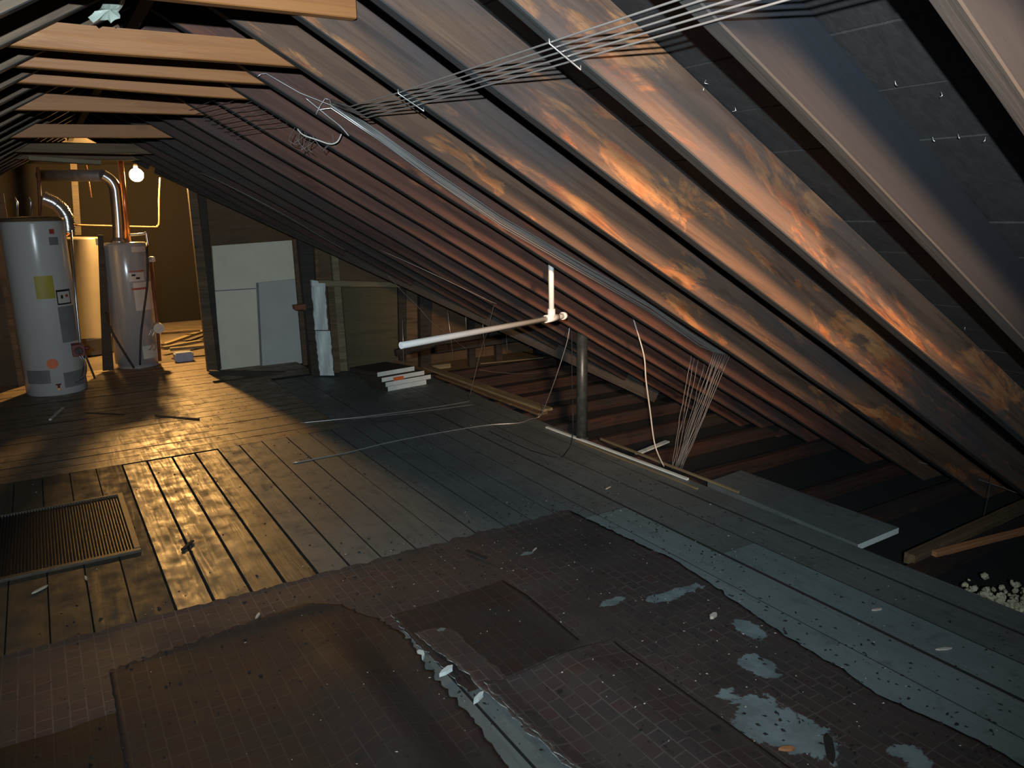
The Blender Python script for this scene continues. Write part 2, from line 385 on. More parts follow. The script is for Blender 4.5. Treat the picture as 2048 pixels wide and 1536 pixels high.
bm = bmesh.new(); box(bm, (-3.4, 8.6, -.1), (-3.36, 12.3, 2.4)); box(bm, (4.72, 7.4, -.1), (4.76, 12.3, 2.4)); struct('wall_rear_sides', bm, M_REARW, origin=(0, 10, 0))

# ------------------------------------------------------------------ rafters
ORD = ['first', 'second', 'third', 'fourth', 'fifth', 'sixth', 'seventh', 'eighth', 'ninth', 'tenth', 'eleventh', 'twelfth', 'thirteenth', 'fourteenth', 'fifteenth', 'sixteenth', 'seventeenth', 'eighteenth', 'nineteenth', 'twentieth', 'twenty-first', 'twenty-second', 'twenty-third', 'twenty-fourth']
RY = {-3: -.07, -2: .318, -1: .701, 0: 1.071, 1: 1.461, 2: 1.849, 3: 2.253, 4: 2.616, 5: 3.003, 6: 3.349, 7: 3.738, 8: 4.096, 9: 4.501, 10: 4.869, 11: 5.243, 12: 5.624}
for i in range(13, 18): RY[i] = 1.080+.38175*i
def beam_local(L, th, dp, seed):
    """beam along local x, thickness along y (0..-th), depth 0..dp, softly irregular"""
    bm = bmesh.new(); n = max(2, int(L/.12)); rows = []
    for k in range(n+1):
        x = L*k/n; j = (noise.noise(Vector((x*1.7, seed*7.3, 0)))*.004, noise.noise(Vector((x*2.3, seed*3.1, 5)))*.004)
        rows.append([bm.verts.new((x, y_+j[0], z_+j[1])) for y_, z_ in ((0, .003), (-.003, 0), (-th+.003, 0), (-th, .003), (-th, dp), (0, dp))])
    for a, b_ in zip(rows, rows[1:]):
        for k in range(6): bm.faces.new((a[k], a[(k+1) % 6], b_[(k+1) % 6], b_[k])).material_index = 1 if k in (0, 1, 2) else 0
    bm.faces.new(rows[0][::-1]); bm.faces.new(rows[-1])
    bmesh.ops.recalc_face_normals(bm, faces=bm.faces)
    return bm
def place_beam(name, p0, p1, th, dp, mat, seed, upv=None):
    p0 = Vector(p0); p1 = Vector(p1); X = (p1-p0).normalized()
    Y = (upv or Vector((0, 0, 1))).cross(X).normalized(); Z = X.cross(Y)
    bm = beam_local((p1-p0).length, th, dp, seed)
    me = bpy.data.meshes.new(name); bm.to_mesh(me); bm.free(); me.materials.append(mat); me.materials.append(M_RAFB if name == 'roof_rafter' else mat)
    o = bpy.data.objects.new(name, me); COL.objects.link(o)
    mm = Matrix((X, Y, Z)).transposed().to_4x4(); mm.translation = p0; o.matrix_world = mm
    return o
DP = DZ*CS
for n_, i in enumerate(sorted(RY)):
    y = RY[i]; xe = 4.72
    if y > 4.4: xe = min(xe, xv(y)-.05)
    mr = M_RAFG if i <= 0 else (M_RAFTER if i <= 4 else M_RAFR if i <= 9 else M_JOIST)
    x0 = XR+.03
    if xe < x0+.2: continue
    # y is the far side of the beam; local y points to +y when X runs to +x
    o = place_beam('roof_rafter', (x0, y, TP*(XC-x0)), (xe, y, TP*(XC-xe)), .040, DP, mr, i+5)
    if i < -1: lab = 'sooty rafter of the right slope just outside the top right corner' if i == -2 else 'sooty rafter of the right slope directly above the viewer'
    else:
        extra = {-1: 'plain grey-stained', 0: 'grey blue stained with a long split', 1: 'brown with bright orange worn streaks', 2: 'brown with a bright orange patch and round knots', 3: 'ribbed grain pale brown', 4: 'reddish brown smooth', 5: 'brown with the bundle of wires along it'}.get(i, 'dark reddish brown' if i < 10 else 'dim dark')
        lab = '%s right-slope rafter, %s from top right corner' % (extra, ORD[i+1])
    tag(o, lab, 'rafter', 'rafters of the right roof slope')
# left slope
k = 0
for i in sorted(RY):
    if i < 2: continue
    y = RY[i]
    o = place_beam('roof_rafter', (XR-.03, y-.040, TP*(XR-.03-XL)), (-3.4, y-.040, TP*(-3.4-XL)), .040, DP, M_RAFL, i+45)
    tag(o, 'grey brown roof rafter on the left slope, %s back from the top left corner' % ORD[k], 'rafter', 'rafters of the left roof slope'); k += 1
for j, i in enumerate((18, 19)):
    y = 1.080+.38175*i
    o = place_beam('roof_rafter', (XR-.03, y-.040, TP*(XR-.03-XL)), (-3.4, y-.040, TP*(-3.4-XL)), .040, DP, M_RAFL, i+45)
    tag(o, 'grey brown roof rafter on the left slope, %s back from the top left corner' % ORD[k], 'rafter', 'rafters of the left roof slope'); k += 1
# ridge board and valley beam
bm = bmesh.new(); box(bm, (XR-.02, -1.0, ZR-.03), (XR+.02, 8.3, ZR+DZ-.02))
tag(obj('ridge_board', bm, M_STUDD), 'dark ridge board running along the peak above the pine ties', 'beam')
v0 = Vector((1.0, 7.21+.887*.38, TP*(XC-1.0)+.015)); v1 = Vector((4.2, 7.21-.887*(4.2-1.38), TP*(XC-4.2)-.02))
o = place_beam('valley_beam', v0+Vector((0, .03, 0)), v1+Vector((0, .03, -.035)), .05, .17, M_STUDD, 3)
tag(o, 'black diagonal beam where the right slope ends above the far partition', 'beam')

# collar ties of new pine
def tie(i, Yn, x0, x1, z, h, lab, tilt=0.0):
    o = place_beam('collar_tie', (x0, Yn+.038, z-tilt), (x1, Yn+.038, z+tilt), .038, h, M_PINE, i)
    tag(o, lab, 'collar tie', 'new pine collar ties'); 
    return o
T = [(4, 2.625, (40, 92), (567, 132), .070, 'pale orange pine collar tie, first full-width one below the top edge'),
     (5, 3.012, (50, 134), (503, 166), .070, 'pale pine collar tie with dark knots, second full-width one from the top'),
     (6, 3.358, (65, 167), (470, 196), .070, 'blotchy pine collar tie touching the one above, third full-width one from the top'),
     (8, 4.105, (63, 221), (383, 228), .070, 'even tan pine collar tie, fourth full-width one from the top'),
     (11, 5.252, (40, 276), (333, 275), .072, 'greyish pine collar tie nearest the glowing bulb')]
for i, Yn, a, b_, h, lab in T:
    A = aty(a[0], a[1], Yn); B = aty(b_[0], b_[1], Yn); ti = max(-.012, min(.012, (B.z-A.z)/2)); z = (A.z+B.z)/2
    tie(i, Yn, A.x-.08, B.x+.08, z, h, lab, ti)
B = aty(714, 37, 2.17); tie(3, 2.172, -.10, B.x, B.z, .085, 'bright pine collar tie cut square at the top edge of the photo')
for j, (i, lab) in enumerate(((14, 'dim weathered collar tie above the glowing bulb'), (16, 'dim weathered collar tie farthest back above the water heaters'))):
    y = RY[i]+.002
    o = place_beam('collar_tie', (-.05, y+.038, 1.97), (.85, y+.038, 1.97), .038, .07, M_STUD, i); tag(o, lab, 'collar tie', 'weathered collar ties')

# ceiling joists past the floor edge
JY = [1.36, 1.84, 2.33, 2.71, 3.27, 3.72, 4.18, 4.62, 5.05, 5.5, 5.93, 6.36, 6.8]
for k, y in enumerate(JY):
    o = place_beam('ceiling_joist', (3.06, y, -.125), (4.62, y+.02, -.125), .040, .09, M_JOIST, k+80)
    tag(o, 'rough brown ceiling joist beyond the floor edge, %s back from the lower right corner' % ORD[k], 'joist', 'ceiling joists beyond the floor edge')

# partition framing
def quad(name, mat, pts, Y, th, lab, cat, group=None, parent=None, bevel=.002):
    bm = bmesh.new(); extr(bm, [aty(p[0], p[1], Y) for p in pts], (0, th, 0))
    o = obj(name, bm, mat, parent, bevel)
    if lab: tag(o, lab, cat, group)
    return o
quad('wall_stud', M_STUD, [(376, 375), (394, 385), (436, 740), (416, 744)], 7.98, .07, 'brown wall stud at the right edge of the opening to the heaters', 'stud')
quad('wall_stud', M_STUDD, [(396, 388), (412, 396), (443, 738), (434, 741)], 8.06, .06, 'darker wall stud just left of the cream foam panel', 'stud')
quad('sill_plate', M_STUDD, [(420, 742), (640, 745), (638, 754), (422, 751)], 7.6, .06, 'dark low sill plate on the floor under the cream panel', 'plate').location.z += 0
quad('wall_stud', M_STUD, [(586, 478), (598, 476), (616, 738), (608, 738)], 7.92, .05, 'narrow brown stud between the cream panel and the dark post', 'stud')
quad('wall_post', M_STUDD, [(594, 455), (624, 462), (641, 752), (624, 752)], 7.24, .08, 'near black post between the cream panel and the white strip', 'post')
quad('wood_block', M_RUST, [(588, 611), (612, 608), (613, 620), (590, 620)], 7.16, .07, 'small dark wooden block nailed across the black post', 'block')
quad('tan_stud', M_TAN, [(662, 500), (676, 507), (696, 742), (681, 742)], 7.26, .05, 'tan wall stud right of the white strip', 'stud')
quad('tan_stud', M_STUD, [(628, 460), (634, 466), (640, 560), (632, 560)], 7.30, .04, 'thin brown batten above the white strip', 'batten')
quad('rail', M_TAN, [(636, 560), (838, 566), (838, 575), (640, 573)], 7.19, .04, 'horizontal nailed olive rail across the brown panels', 'rail')
quad('wall_panel', M_OLIVE, [(684, 574), (796, 576), (803, 722), (697, 744)], 7.30, .015, 'large plain olive brown panel under the nailed rail', 'panel')
quad('wall_panel', M_STUD, [(655, 572), (668, 572), (681, 745), (668, 746)], 7.22, .03, 'brown board between white strip and tan stud', 'board')
quad('wall_post', M_STUDD, [(797, 576), (812, 577), (812, 722), (800, 722)], 7.26, .05, 'dark post at the right edge of the olive panel', 'post')
quad('wall_panel', M_STUD, [(813, 578), (840, 580), (841, 725), (813, 723)], 7.32, .02, 'narrow brown panel between two dark posts', 'panel')
quad('wall_post', M_STUDD, [(840, 575), (864, 590), (862, 738), (842, 736)], 7.2, .07, 'second dark post right of the olive panel', 'post')
for (a, b_, lab) in (((938, 640), (940, 740), 'thin dark post behind the white pipe, left'), ((990, 640), (995, 745), 'thin dark post behind the white pipe, right')):
    quad('wall_post', M_STUDD, [a, (a[0]+12, a[1]), (b_[0]+12, b_[1]), b_], 7.25, .05, lab, 'post')
for k, (a, b_) in enumerate((((790, 712), (1050, 655)), ((870, 705), (1120, 668)))):
    A = aty(*a, 7.2-k*.5); B = aty(*b_, 7.2-k*.5)
    o = place_beam('ledger', A, B, .05, .07, M_STUDD, 60+k); tag(o, ['dark ledger along the foot of the far wall', 'dark blocking beam in front of the far wall ledger'][k], 'beam')

# foam panel, smaller grey panel, white strip
p = thing('foam_panel', aty(441, 740, 8.08), 'large cream foam board leaning on the partition beside the heater opening', 'panel')
quad('board', M_FOAM, [(424, 492), (588, 480), (607, 726), (441, 740)], 8.10, .045, None, None, parent=p)
quad('seam_strip', M_GREYL, [(430, 581), (512, 576), (512, 578), (430, 583)], 8.097, .004, None, None, parent=p, bevel=0)
p = thing('leaning_board', aty(522, 733, 8.04), 'smaller grey board standing in front of the cream foam board', 'panel')
quad('board', M_FOAMG, [(514, 566), (592, 558), (606, 728), (521, 736)], 8.06, .03, None, None, parent=p)
quad('edge_strip', M_STEEL, [(512, 566), (517, 566), (525, 736), (521, 737)], 8.055, .012, None, None, parent=p)
p = thing('white_strip', fl(650, 750), 'tall torn white foam strip standing against the dark post', 'panel')
def strip(y0, y1, xa, xb, xc, xd):
    bm = bmesh.new(); n = 14; rows = []
    for k in range(n+1):
        t = k/n; py = y0+(y1-y0)*t; L = xa+(xb-xa)*t; Rr = xc+(xd-xc)*t
        row = []
        for q in range(6):
            s = q/5; px = L+(Rr-L)*s + (random.uniform(-1, 1) if q in (0, 5) else 0)
            v = aty(px, py, 7.12+.05*math.sin(s*3.1+t*2)*(1 if q else .6)); row.append(bm.verts.new(v))
        rows.append(row)
    bk = [[bm.verts.new(v.co+Vector((.01, .05, 0))) for v in r] for r in rows]
    for a, b_, c_, d_ in zip(rows, rows[1:], bk, bk[1:]):
        for q in range(5):
            bm.faces.new((a[q], a[q+1], b_[q+1], b_[q])); bm.faces.new((c_[q], d_[q], d_[q+1], c_[q+1]))
        bm.faces.new((a[0], b_[0], d_[0], c_[0])); bm.faces.new((a[5], c_[5], d_[5], b_[5]))
    for r_, b2 in ((rows[0], bk[0]), (rows[-1], bk[-1])):
        for q in range(5): bm.faces.new((r_[q], r_[q+1], b2[q+1], b2[q]))
    return bm
obj('upper_piece', strip(566, 660, 622, 630, 650, 656), M_WHITEB, p)
obj('lower_piece', strip(662, 751, 630, 640, 660, 668), M_WHITEB, p)
bm = bmesh.new(); extr(bm, [aty(623, 560, 7.12), aty(636, 562, 7.12), aty(640, 573, 7.12), aty(624, 572, 7.12)], (0, .04, 0)); obj('top_piece', bm, M_WHITEB, p)

# ------------------------------------------------------------------ water heaters
def cpatch(bm, c, r, a0, a1, z0, z1, n=10, mi=0, t=.002):
    o_ = []
    for k in range(n+1):
        a = a0+(a1-a0)*k/n; d = Vector((math.sin(a), -math.cos(a), 0))
        o_.append([bm.verts.new(Vector((c[0], c[1], z))+d*(r+q)) for q in (t, -.002) for z in (z0, z1)])
    for A, B in zip(o_, o_[1:]):
        for q in ((0, 1), (1, 3), (3, 2), (2, 0)): bm.faces.new((A[q[0]], A[q[1]], B[q[1]], B[q[0]])).material_index = mi
    bm.faces.new([o_[0][i] for i in (0, 1, 3, 2)]); bm.faces.new([o_[-1][i] for i in (0, 2, 3, 1)])
def ppatch(name, mat, c, r, x0, y0, x1, y1, parent, t=.002):
    Yf = c[1]-r*.8; A = aty(x0, (y0+y1)/2, Yf); B = aty(x1, (y0+y1)/2, Yf); zt = aty((x0+x1)/2, y0, Yf).z; zb = aty((x0+x1)/2, y1, Yf).z
    f = lambda x: math.asin(max(-.98, min(.98, (x-c[0])/r)))+math.atan2(c[0], c[1])*0
    bm = bmesh.new(); cpatch(bm, c, r, f(A.x), f(B.x), zb, zt, t=t); return obj(name, bm, mat, parent)
L = fl(52, 790); Rr = fl(178, 778); R1 = (Rr.x-L.x)/2*.99; C1 = Vector(((L.x+Rr.x)/2, (L.y+Rr.y)/2+.06, 0)); ZT1 = aty(70, 440, C1.y-R1).z
h1 = thing('water_heater', C1, 'large white water heater at the left edge with yellow and orange stickers', 'water heater')
bm = bmesh.new(); lathe(bm, [(R1-.012, 0), (R1, .01), (R1, ZT1-.03), (R1-.004, ZT1-.005), (R1-.02, ZT1)], C1, 64); obj('tank_shell', bm, M_ENAMEL, h1)
bm = bmesh.new(); lathe(bm, [(R1+.004, ZT1-.012), (R1+.004, ZT1+.012), (R1-.03, ZT1+.022), (.06, ZT1+.03), (0, ZT1+.03)], C1, 64); obj('top_cap', bm, M_BROWN, h1)
ppatch('energy_sticker', M_YELLOW, C1, R1, 70, 551, 108, 597, h1)
w_ = ppatch('warning_sticker', M_BLACK, C1, R1, 113, 579, 141, 609, h1); tag(w_, 'white warning sticker with a black frame')
ppatch('warning_face', M_PAPER, C1, R1, 115, 583, 139, 606, h1, .004)
ppatch('warning_mark', M_REDL, C1, R1, 130, 589, 135, 594, h1, .006); ppatch('warning_mark', M_BLACK, C1, R1, 121, 590, 125, 597, h1, .006)
ppatch('rating_plate', M_GREYL, C1, R1, 120, 612, 152, 684, h1)
ppatch('red_emblem', M_REDL, C1, R1, 98, 458, 108, 468, h1); ppatch('emblem_text', M_GREYL, C1, R1, 98, 474, 116, 490, h1)
ppatch('vent_screen', M_GREYL, C1, R1, 55, 741, 101, 768, h1); ppatch('burner_door', M_GREYL, C1, R1, 128, 742, 168, 772, h1)
bm = bmesh.new(); q = aty(105, 728, C1.y-R1-.004)
for k in range(1): tube(bm, [q, q+Vector((0, .008, 0))], .045, 24)
obj('orange_sticker', bm, M_ORNG, h1)
bm = bmesh.new(); q = aty(157, 700, C1.y-R1-.06); box(bm, q-Vector((.05, .03, .05)), q+Vector((.05, .10, .05))); tube(bm, [q-Vector((0, .03, 0)), q-Vector((0, .07, 0))], .032, 16); tube(bm, [q+Vector((.05, 0, .01)), q+Vector((.085, 0, .01))], .018, 10)
v_ = obj('gas_valve', bm, M_RED, h1, .004)
bm = bmesh.new(); tube(bm, [q-Vector((0, .07, 0)), q-Vector((0, .085, 0))], .026, 16); box(bm, q-Vector((.005, .10, .022)), q+Vector((.005, -.085, .022))); obj('knob', bm, M_BLACK, v_, .002)
bm = bmesh.new(); q5 = aty(118, 776, C1.y-R1-.0); tube(bm, [q5, q5-Vector((0, .05, 0))], .012, 12); dv = obj('drain_valve', bm, M_COPPER, h1)
bm = bmesh.new(); tube(bm, [q5-Vector((0, .045, -.01)), q5-Vector((0, .045, -.04))], .008, 8); tube(bm, [q5-Vector((.02, .045, -.04)), q5-Vector((-.02, .045, -.04))], .006, 8); obj('handle', bm, M_RED, dv)
q = aty(157, 700, C1.y-R1-.06)
bm = bmesh.new(); tube(bm, smooth_path([q+Vector((.02, 0, -.05)), q+Vector((.04, .0, -.13)), aty(170, 750, C1.y-R1-.03), aty(150, 765, C1.y-R1-.01)]), .007); tube(bm, smooth_path([q+Vector((.0, 0, -.05)), q+Vector((.02, .0, -.12)), aty(160, 760, C1.y-R1-.03)]), .006); obj('burner_tube', bm, M_STEEL, h1)
bm = bmesh.new(); tube(bm, [aty(142, 460, C1.y-.1), aty(152, 600, C1.y-.16), aty(160, 684, C1.y-.2), aty(190, 757, C1.y-.2)], .009); obj('overflow_pipe', bm, M_STEEL, h1)
bm = bmesh.new(); tube(bm, [aty(80, 432, C1.y), aty(80, 400, C1.y), aty(76, 335, C1.y)], .014); obj('supply_pipe', bm, M_RUST, h1)
for dx in (34, 62):
    bm = bmesh.new(); tube(bm, [aty(dx, 434, C1.y-.05), aty(dx, 405, C1.y-.05), aty(dx-6, 395, C1.y-.05)], .010); obj('fitting', bm, M_STEEL, h1)
# flexible duct
bm = bmesh.new(); pts = smooth_path([aty(137, 466, C1.y+.15), aty(134, 440, C1.y+.15), aty(124, 420, C1.y+.15), aty(106, 405, C1.y+.15), aty(84, 396, C1.y+.15)], 14)
tube(bm, pts, [.056+(.006 if k % 2 else -.004)+random.uniform(-.005, .005) for k in range(len(pts))], 20)
tag(obj('flexible_duct', bm, M_FOIL), 'crumpled silver foil duct curling from behind the large heater', 'duct')
# heater 2
L = fl(233, 737); Rr = fl(323, 727); R2 = (Rr.x-L.x)/2; C2 = Vector(((L.x+Rr.x)/2, (L.y+Rr.y)/2+.05, 0)); ZT2 = aty(245, 487, C2.y-R2).z
h2 = thing('water_heater', C2, 'shiny grey water heater with white labels right of the opening centre', 'water heater')
bm = bmesh.new(); lathe(bm, [(R2-.02, 0), (R2-.02, .04), (R2, .045), (R2, ZT2-.02), (R2-.01, ZT2), (.05, ZT2+.008), (0, ZT2+.008)], C2, 64); obj('tank_shell', bm, M_ENAMELG, h2)
ppatch('label_sheet', M_PAPER, C2, R2, 268, 564, 306, 620, h2); ppatch('top_label', M_PAPER, C2, R2, 262, 493, 292, 504, h2)
ppatch('red_print', M_REDL, C2, R2, 262, 575, 294, 579, h2, .004); ppatch('red_print', M_REDL, C2, R2, 256, 541, 288, 543, h2, .004)
ppatch('warning_label', M_PAPER, C2, R2, 256, 545, 288, 562, h2); ppatch('label_mark', M_BLACK, C2, R2, 262, 548, 270, 552, h2, .004); ppatch('label_mark', M_BLACK, C2, R2, 271, 554, 279, 558, h2, .004)
ppatch('burner_door', M_FOAMG, C2, R2, 285, 690, 316, 716, h2)
bm = bmesh.new(); q = aty(317, 656, C2.y-R2-.03); tube(bm, [q+Vector((0, .07, 0)), q-Vector((0, .04, 0))], .052, 20); tube(bm, [q-Vector((0, .04, 0)), q-Vector((0, .05, 0))], .02, 12); obj('control_valve', bm, M_PAPER, h2, .004)
bm = bmesh.new()
for a in ((300, 663), (306, 672), (298, 670)): tube(bm, smooth_path([q+Vector((-.02, 0, 0)), aty(a[0], a[1], C2.y-R2-.04), aty(a[0]+6, a[1]+22, C2.y-R2-.03), aty(a[0], 700, C2.y-R2-.01)]), .006)
obj('burner_tube', bm, M_STEEL, h2)
bm = bmesh.new(); pts = smooth_path([aty(293, 487, C2.y-.1), aty(294, 505, C2.y-R2-.02), aty(295, 560, C2.y-R2-.02), aty(288, 620, C2.y-R2-.03), aty(282, 670, C2.y-R2-.03), aty(280, 730, C2.y-R2-.03)]); tube(bm, pts, .010)
tag(obj('black_cable', bm, M_BLACK), 'black cable hanging down the front of the grey heater', 'cable')
bm = bmesh.new(); pts = smooth_path([aty(212, 625, C2.y-R2-.05), aty(222, 660, C2.y-R2-.1), aty(245, 700, C2.y-R2-.12), aty(268, 736, C2.y-R2-.12)]); tube(bm, pts, .010)
tag(obj('black_cable', bm, M_BLACK), 'black cable sloping across the lower left of the grey heater', 'cable')
FC = Vector((aty(238, 480, C2.y).x, C2.y, 0))
p = thing('flue_pipe', FC+Vector((0, 0, ZT2+.01)), 'shiny silver flue pipe rising from the grey heater with an elbow', 'pipe')
bm = bmesh.new(); e1 = aty(232, 395, C2.y); pts = [Vector((FC.x, C2.y, ZT2+.03)), aty(236, 440, C2.y), e1]; pts += [aty(229, 375, C2.y), aty(220, 360, C2.y), aty(205, 350, C2.y)]
tube(bm, smooth_path(pts, 6), .055, 24); obj('vertical_pipe', bm, M_STEEL, p)
bm = bmesh.new(); tube(bm, [aty(206, 351, C2.y), aty(80, 351, C2.y+.5)], .058, 20); tag(obj('horizontal_pipe', bm, M_WIRED, p), 'dim long run of the flue')
bm = bmesh.new(); lathe(bm, [(.085, ZT2+.01), (.085, ZT2+.02), (.05, ZT2+.06), (.05, ZT2+.09)], (FC.x, C2.y, 0), 24); obj('draft_hood', bm, M_STEEL, p)
bm = bmesh.new(); a = aty(257, 486, C2.y+.05); b_ = aty(241, 322, C2.y+.05); tube(bm, [a, b_], .026, 16)
tag(obj('copper_pipe', bm, M_COPPER), 'glowing orange copper pipe rising from the grey heater beside the bulb', 'pipe')
p = thing('valve_pipe', fl(322, 722), 'rusty pipe with a white elbow down the right of the grey heater', 'pipe')
bm = bmesh.new(); tube(bm, [aty(302, 520, C2.y-.05), aty(314, 640, C2.y-.15), aty(320, 722, C2.y-.2)], .016, 12); obj('pipe', bm, M_RUST, p)
bm = bmesh.new(); tube(bm, smooth_path([aty(302, 524, C2.y-.05), aty(301, 517, C2.y-.05), aty(306, 517, C2.y-.1), aty(307, 522, C2.y-.12)]), .020, 12); obj('elbow', bm, M_PAPER, p)
bm = bmesh.new(); tube(bm, smooth_path([aty(258, 470, C2.y), aty(285, 468, C2.y), aty(292, 466, C2.y), aty(294, 476, C2.y), aty(296, 490, C2.y)]), .012, 10); tag(obj('top_hose', bm, M_STEEL), 'short bent hose across the top of the grey heater', 'hose')
bm = bmesh.new(); q = aty(197, 481, C2.y-.1); box(bm, q-Vector((.025, .02, .045)), q+Vector((.025, .02, .02))); tag(obj('small_box', bm, M_PAPER, None, .003), 'small pale box on the left of the grey heater top', 'box')
# tan tank
C3 = Vector((aty(172, 600, 10.1).x-.02, 10.1, 0)); R3 = .24; ZT3 = aty(172, 475, 10.0).z
h3 = thing('water_heater', C3, 'dull tan tank standing between the white and grey heaters', 'water heater')
bm = bmesh.new(); lathe(bm, [(R3, 0), (R3, .16), (R3+.012, .165), (R3+.012, .19), (R3, .195), (R3, ZT3-.02), (R3-.02, ZT3), (0, ZT3+.01)], C3, 48); obj('tank_shell', bm, M_TANTANK, h3)
bm = bmesh.new(); tube(bm, smooth_path([C3+Vector((-.12, 0, ZT3)), aty(146, 455, 10.1), aty(140, 440, 10.1), aty(133, 442, 10.1)]), .016); obj('outlet_pipe', bm, M_COPPER, h3)
bm = bmesh.new(); tube(bm, smooth_path([aty(150, 450, 10.4), aty(300, 454, 10.4), aty(314, 452, 10.4), aty(318, 444, 10.4), aty(318, 400, 10.4), aty(320, 355, 10.4)], 10), .011, 8)
tag(obj('thin_pipe', bm, M_STUD), 'thin bent pipe crossing behind the heaters then rising', 'pipe')
bm = bmesh.new(); tube(bm, [aty(172, 330, 9.6), aty(182, 395, 9.6)], .009, 8); tag(obj('hanging_rod', bm, M_ORANGE), 'thin bright rod hanging above the tan tank', 'rod')
# rear framing and clutter
quad('rear_post', M_STUDD, [(138, 300), (152, 300), (163, 470), (150, 470)], 11.2, .06, 'dim brown post standing behind the heaters', 'post')
o = place_beam('shelf_board', aty(58, 322, 7.0), aty(200, 331, 7.0), .12, .03, M_TAN, 9); tag(o, 'dusty board hung level above the white heater', 'board')
quad('rear_post', M_STUDD, [(196, 470), (206, 470), (228, 740), (206, 742)], 8.7, .05, 'dark post between the tan tank and the grey heater', 'post')
quad('wall_stud', M_STUD, [(2, 560), (12, 560), (52, 788), (40, 790)], 8.45, .05, 'dark brown stud at the left edge behind the white heater', 'stud')
for k, (a, b_, Y1, Y2, lab) in enumerate((((322, 692), (404, 664), 9.3, 9.5, 'long pale lumber offcut lying behind the opening, topmost'), ((322, 698), (400, 684), 9.2, 9.3, 'pale lumber offcut lying behind the opening, middle'), ((340, 700), (408, 694), 9.0, 9.1, 'pale lumber offcut lying behind the opening, lowest'), ((322, 668), (400, 662), 10.5, 10.6, 'darker timber lying at the foot of the rear wall'))):
    A = fl(*a, .03+.02*k); B = fl(*b_, .03+.02*k); o = place_beam('lumber_offcut', A, B, .07, .03, M_TAN if k < 3 else M_STUD, 20+k); tag(o, lab, 'board', 'lumber offcuts behind the opening')
q = fl(368, 722); bm = bmesh.new(); box(bm, q+Vector((-.08, -.05, 0)), q+Vector((.08, .06, .10))); box(bm, q+Vector((-.095, -.055, .015)), q+Vector((-.075, .06, .09))); box(bm, q+Vector((.075, -.055, .015)), q+Vector((.095, .06, .09)))
tag(obj('blue_box', bm, M_BLUE, None, .004), 'small pale blue box on the floor beside the lumber offcuts', 'box')
# bulb
BP = aty(273, 350, 10.16)
p = thing('light_bulb', BP, 'bare glowing bulb hanging at the far end above the heaters', 'lamp')
bm = bmesh.new(); bmesh.ops.create_icosphere(bm, subdivisions=3, radius=.075); bmesh.ops.translate(bm, verts=bm.verts, vec=BP)
for f in bm.faces: f.smooth = True
obj('bulb', bm, M_BULB, p)
bm = bmesh.new(); tube(bm, [BP+Vector((0, 0, .058)), BP+Vector((0, 0, .12))], .022, 16); obj('socket', bm, M_PAPER, p)
bm = bmesh.new(); tube(bm, [BP+Vector((0, 0, .12)), BP+Vector((0, 0, .36))], .005, 8); obj('cord', bm, M_BLACK, p)

# ------------------------------------------------------------------ pipes in the middle
Tc = aty(1103, 636, 3.15); E0 = fl(802, 691, Tc.z); E1 = Tc + (Tc-E0).normalized()*.10
p = thing('pvc_pipe', Tc, 'white plastic pipe hanging from the rafters as an upside-down tee', 'pipe')
bm = bmesh.new(); tube(bm, [Tc, Vector((Tc.x, Tc.y, rz(Tc.x)+DZ-.01))], .0135, 20); obj('drop_pipe', bm, M_PVC, p)
bm = bmesh.new(); d = (Tc-E0).normalized()
tube(bm, [E0, E0+d*.001, Tc], .0145, 20); obj('cross_pipe', bm, M_PVC, p)
bm = bmesh.new(); tube(bm, [Tc-d*.045, Tc+d*.045], .019, 20); tube(bm, [Tc, Tc+Vector((0, 0, .045))], .019, 20); tube(bm, [Tc, Tc+d*.09], .0145, 20); obj('tee_fitting', bm, M_PVC, p)
bm = bmesh.new(); tube(bm, [Tc+d*.085, Tc+d*.105], .019, 20); obj('end_cap', bm, M_PVC, p)
q = fl(1164, 878); p = thing('vent_pipe', q, 'black iron vent pipe rising from the floor edge into the rafters', 'pipe')
bm = bmesh.new(); tube(bm, [q+Vector((0, 0, -.1)), q+Vector((0, 0, rz(q.x)+DZ-.01))], .037, 28); obj('pipe', bm, M_IRON, p)
bm = bmesh.new(); lathe(bm, [(.045, 0), (.045, .012), (.037, .016)], q, 28); obj('collar', bm, M_IRON, p)

# ------------------------------------------------------------------ wires
def wire(pts, r, mat, lab, group=None, name='steel_wire', sm=6, cat='wire'):
    bm = bmesh.new(); tube(bm, smooth_path(pts, sm) if sm else pts, r, 6)
    return tag(obj(name, bm, mat), lab, cat, group)
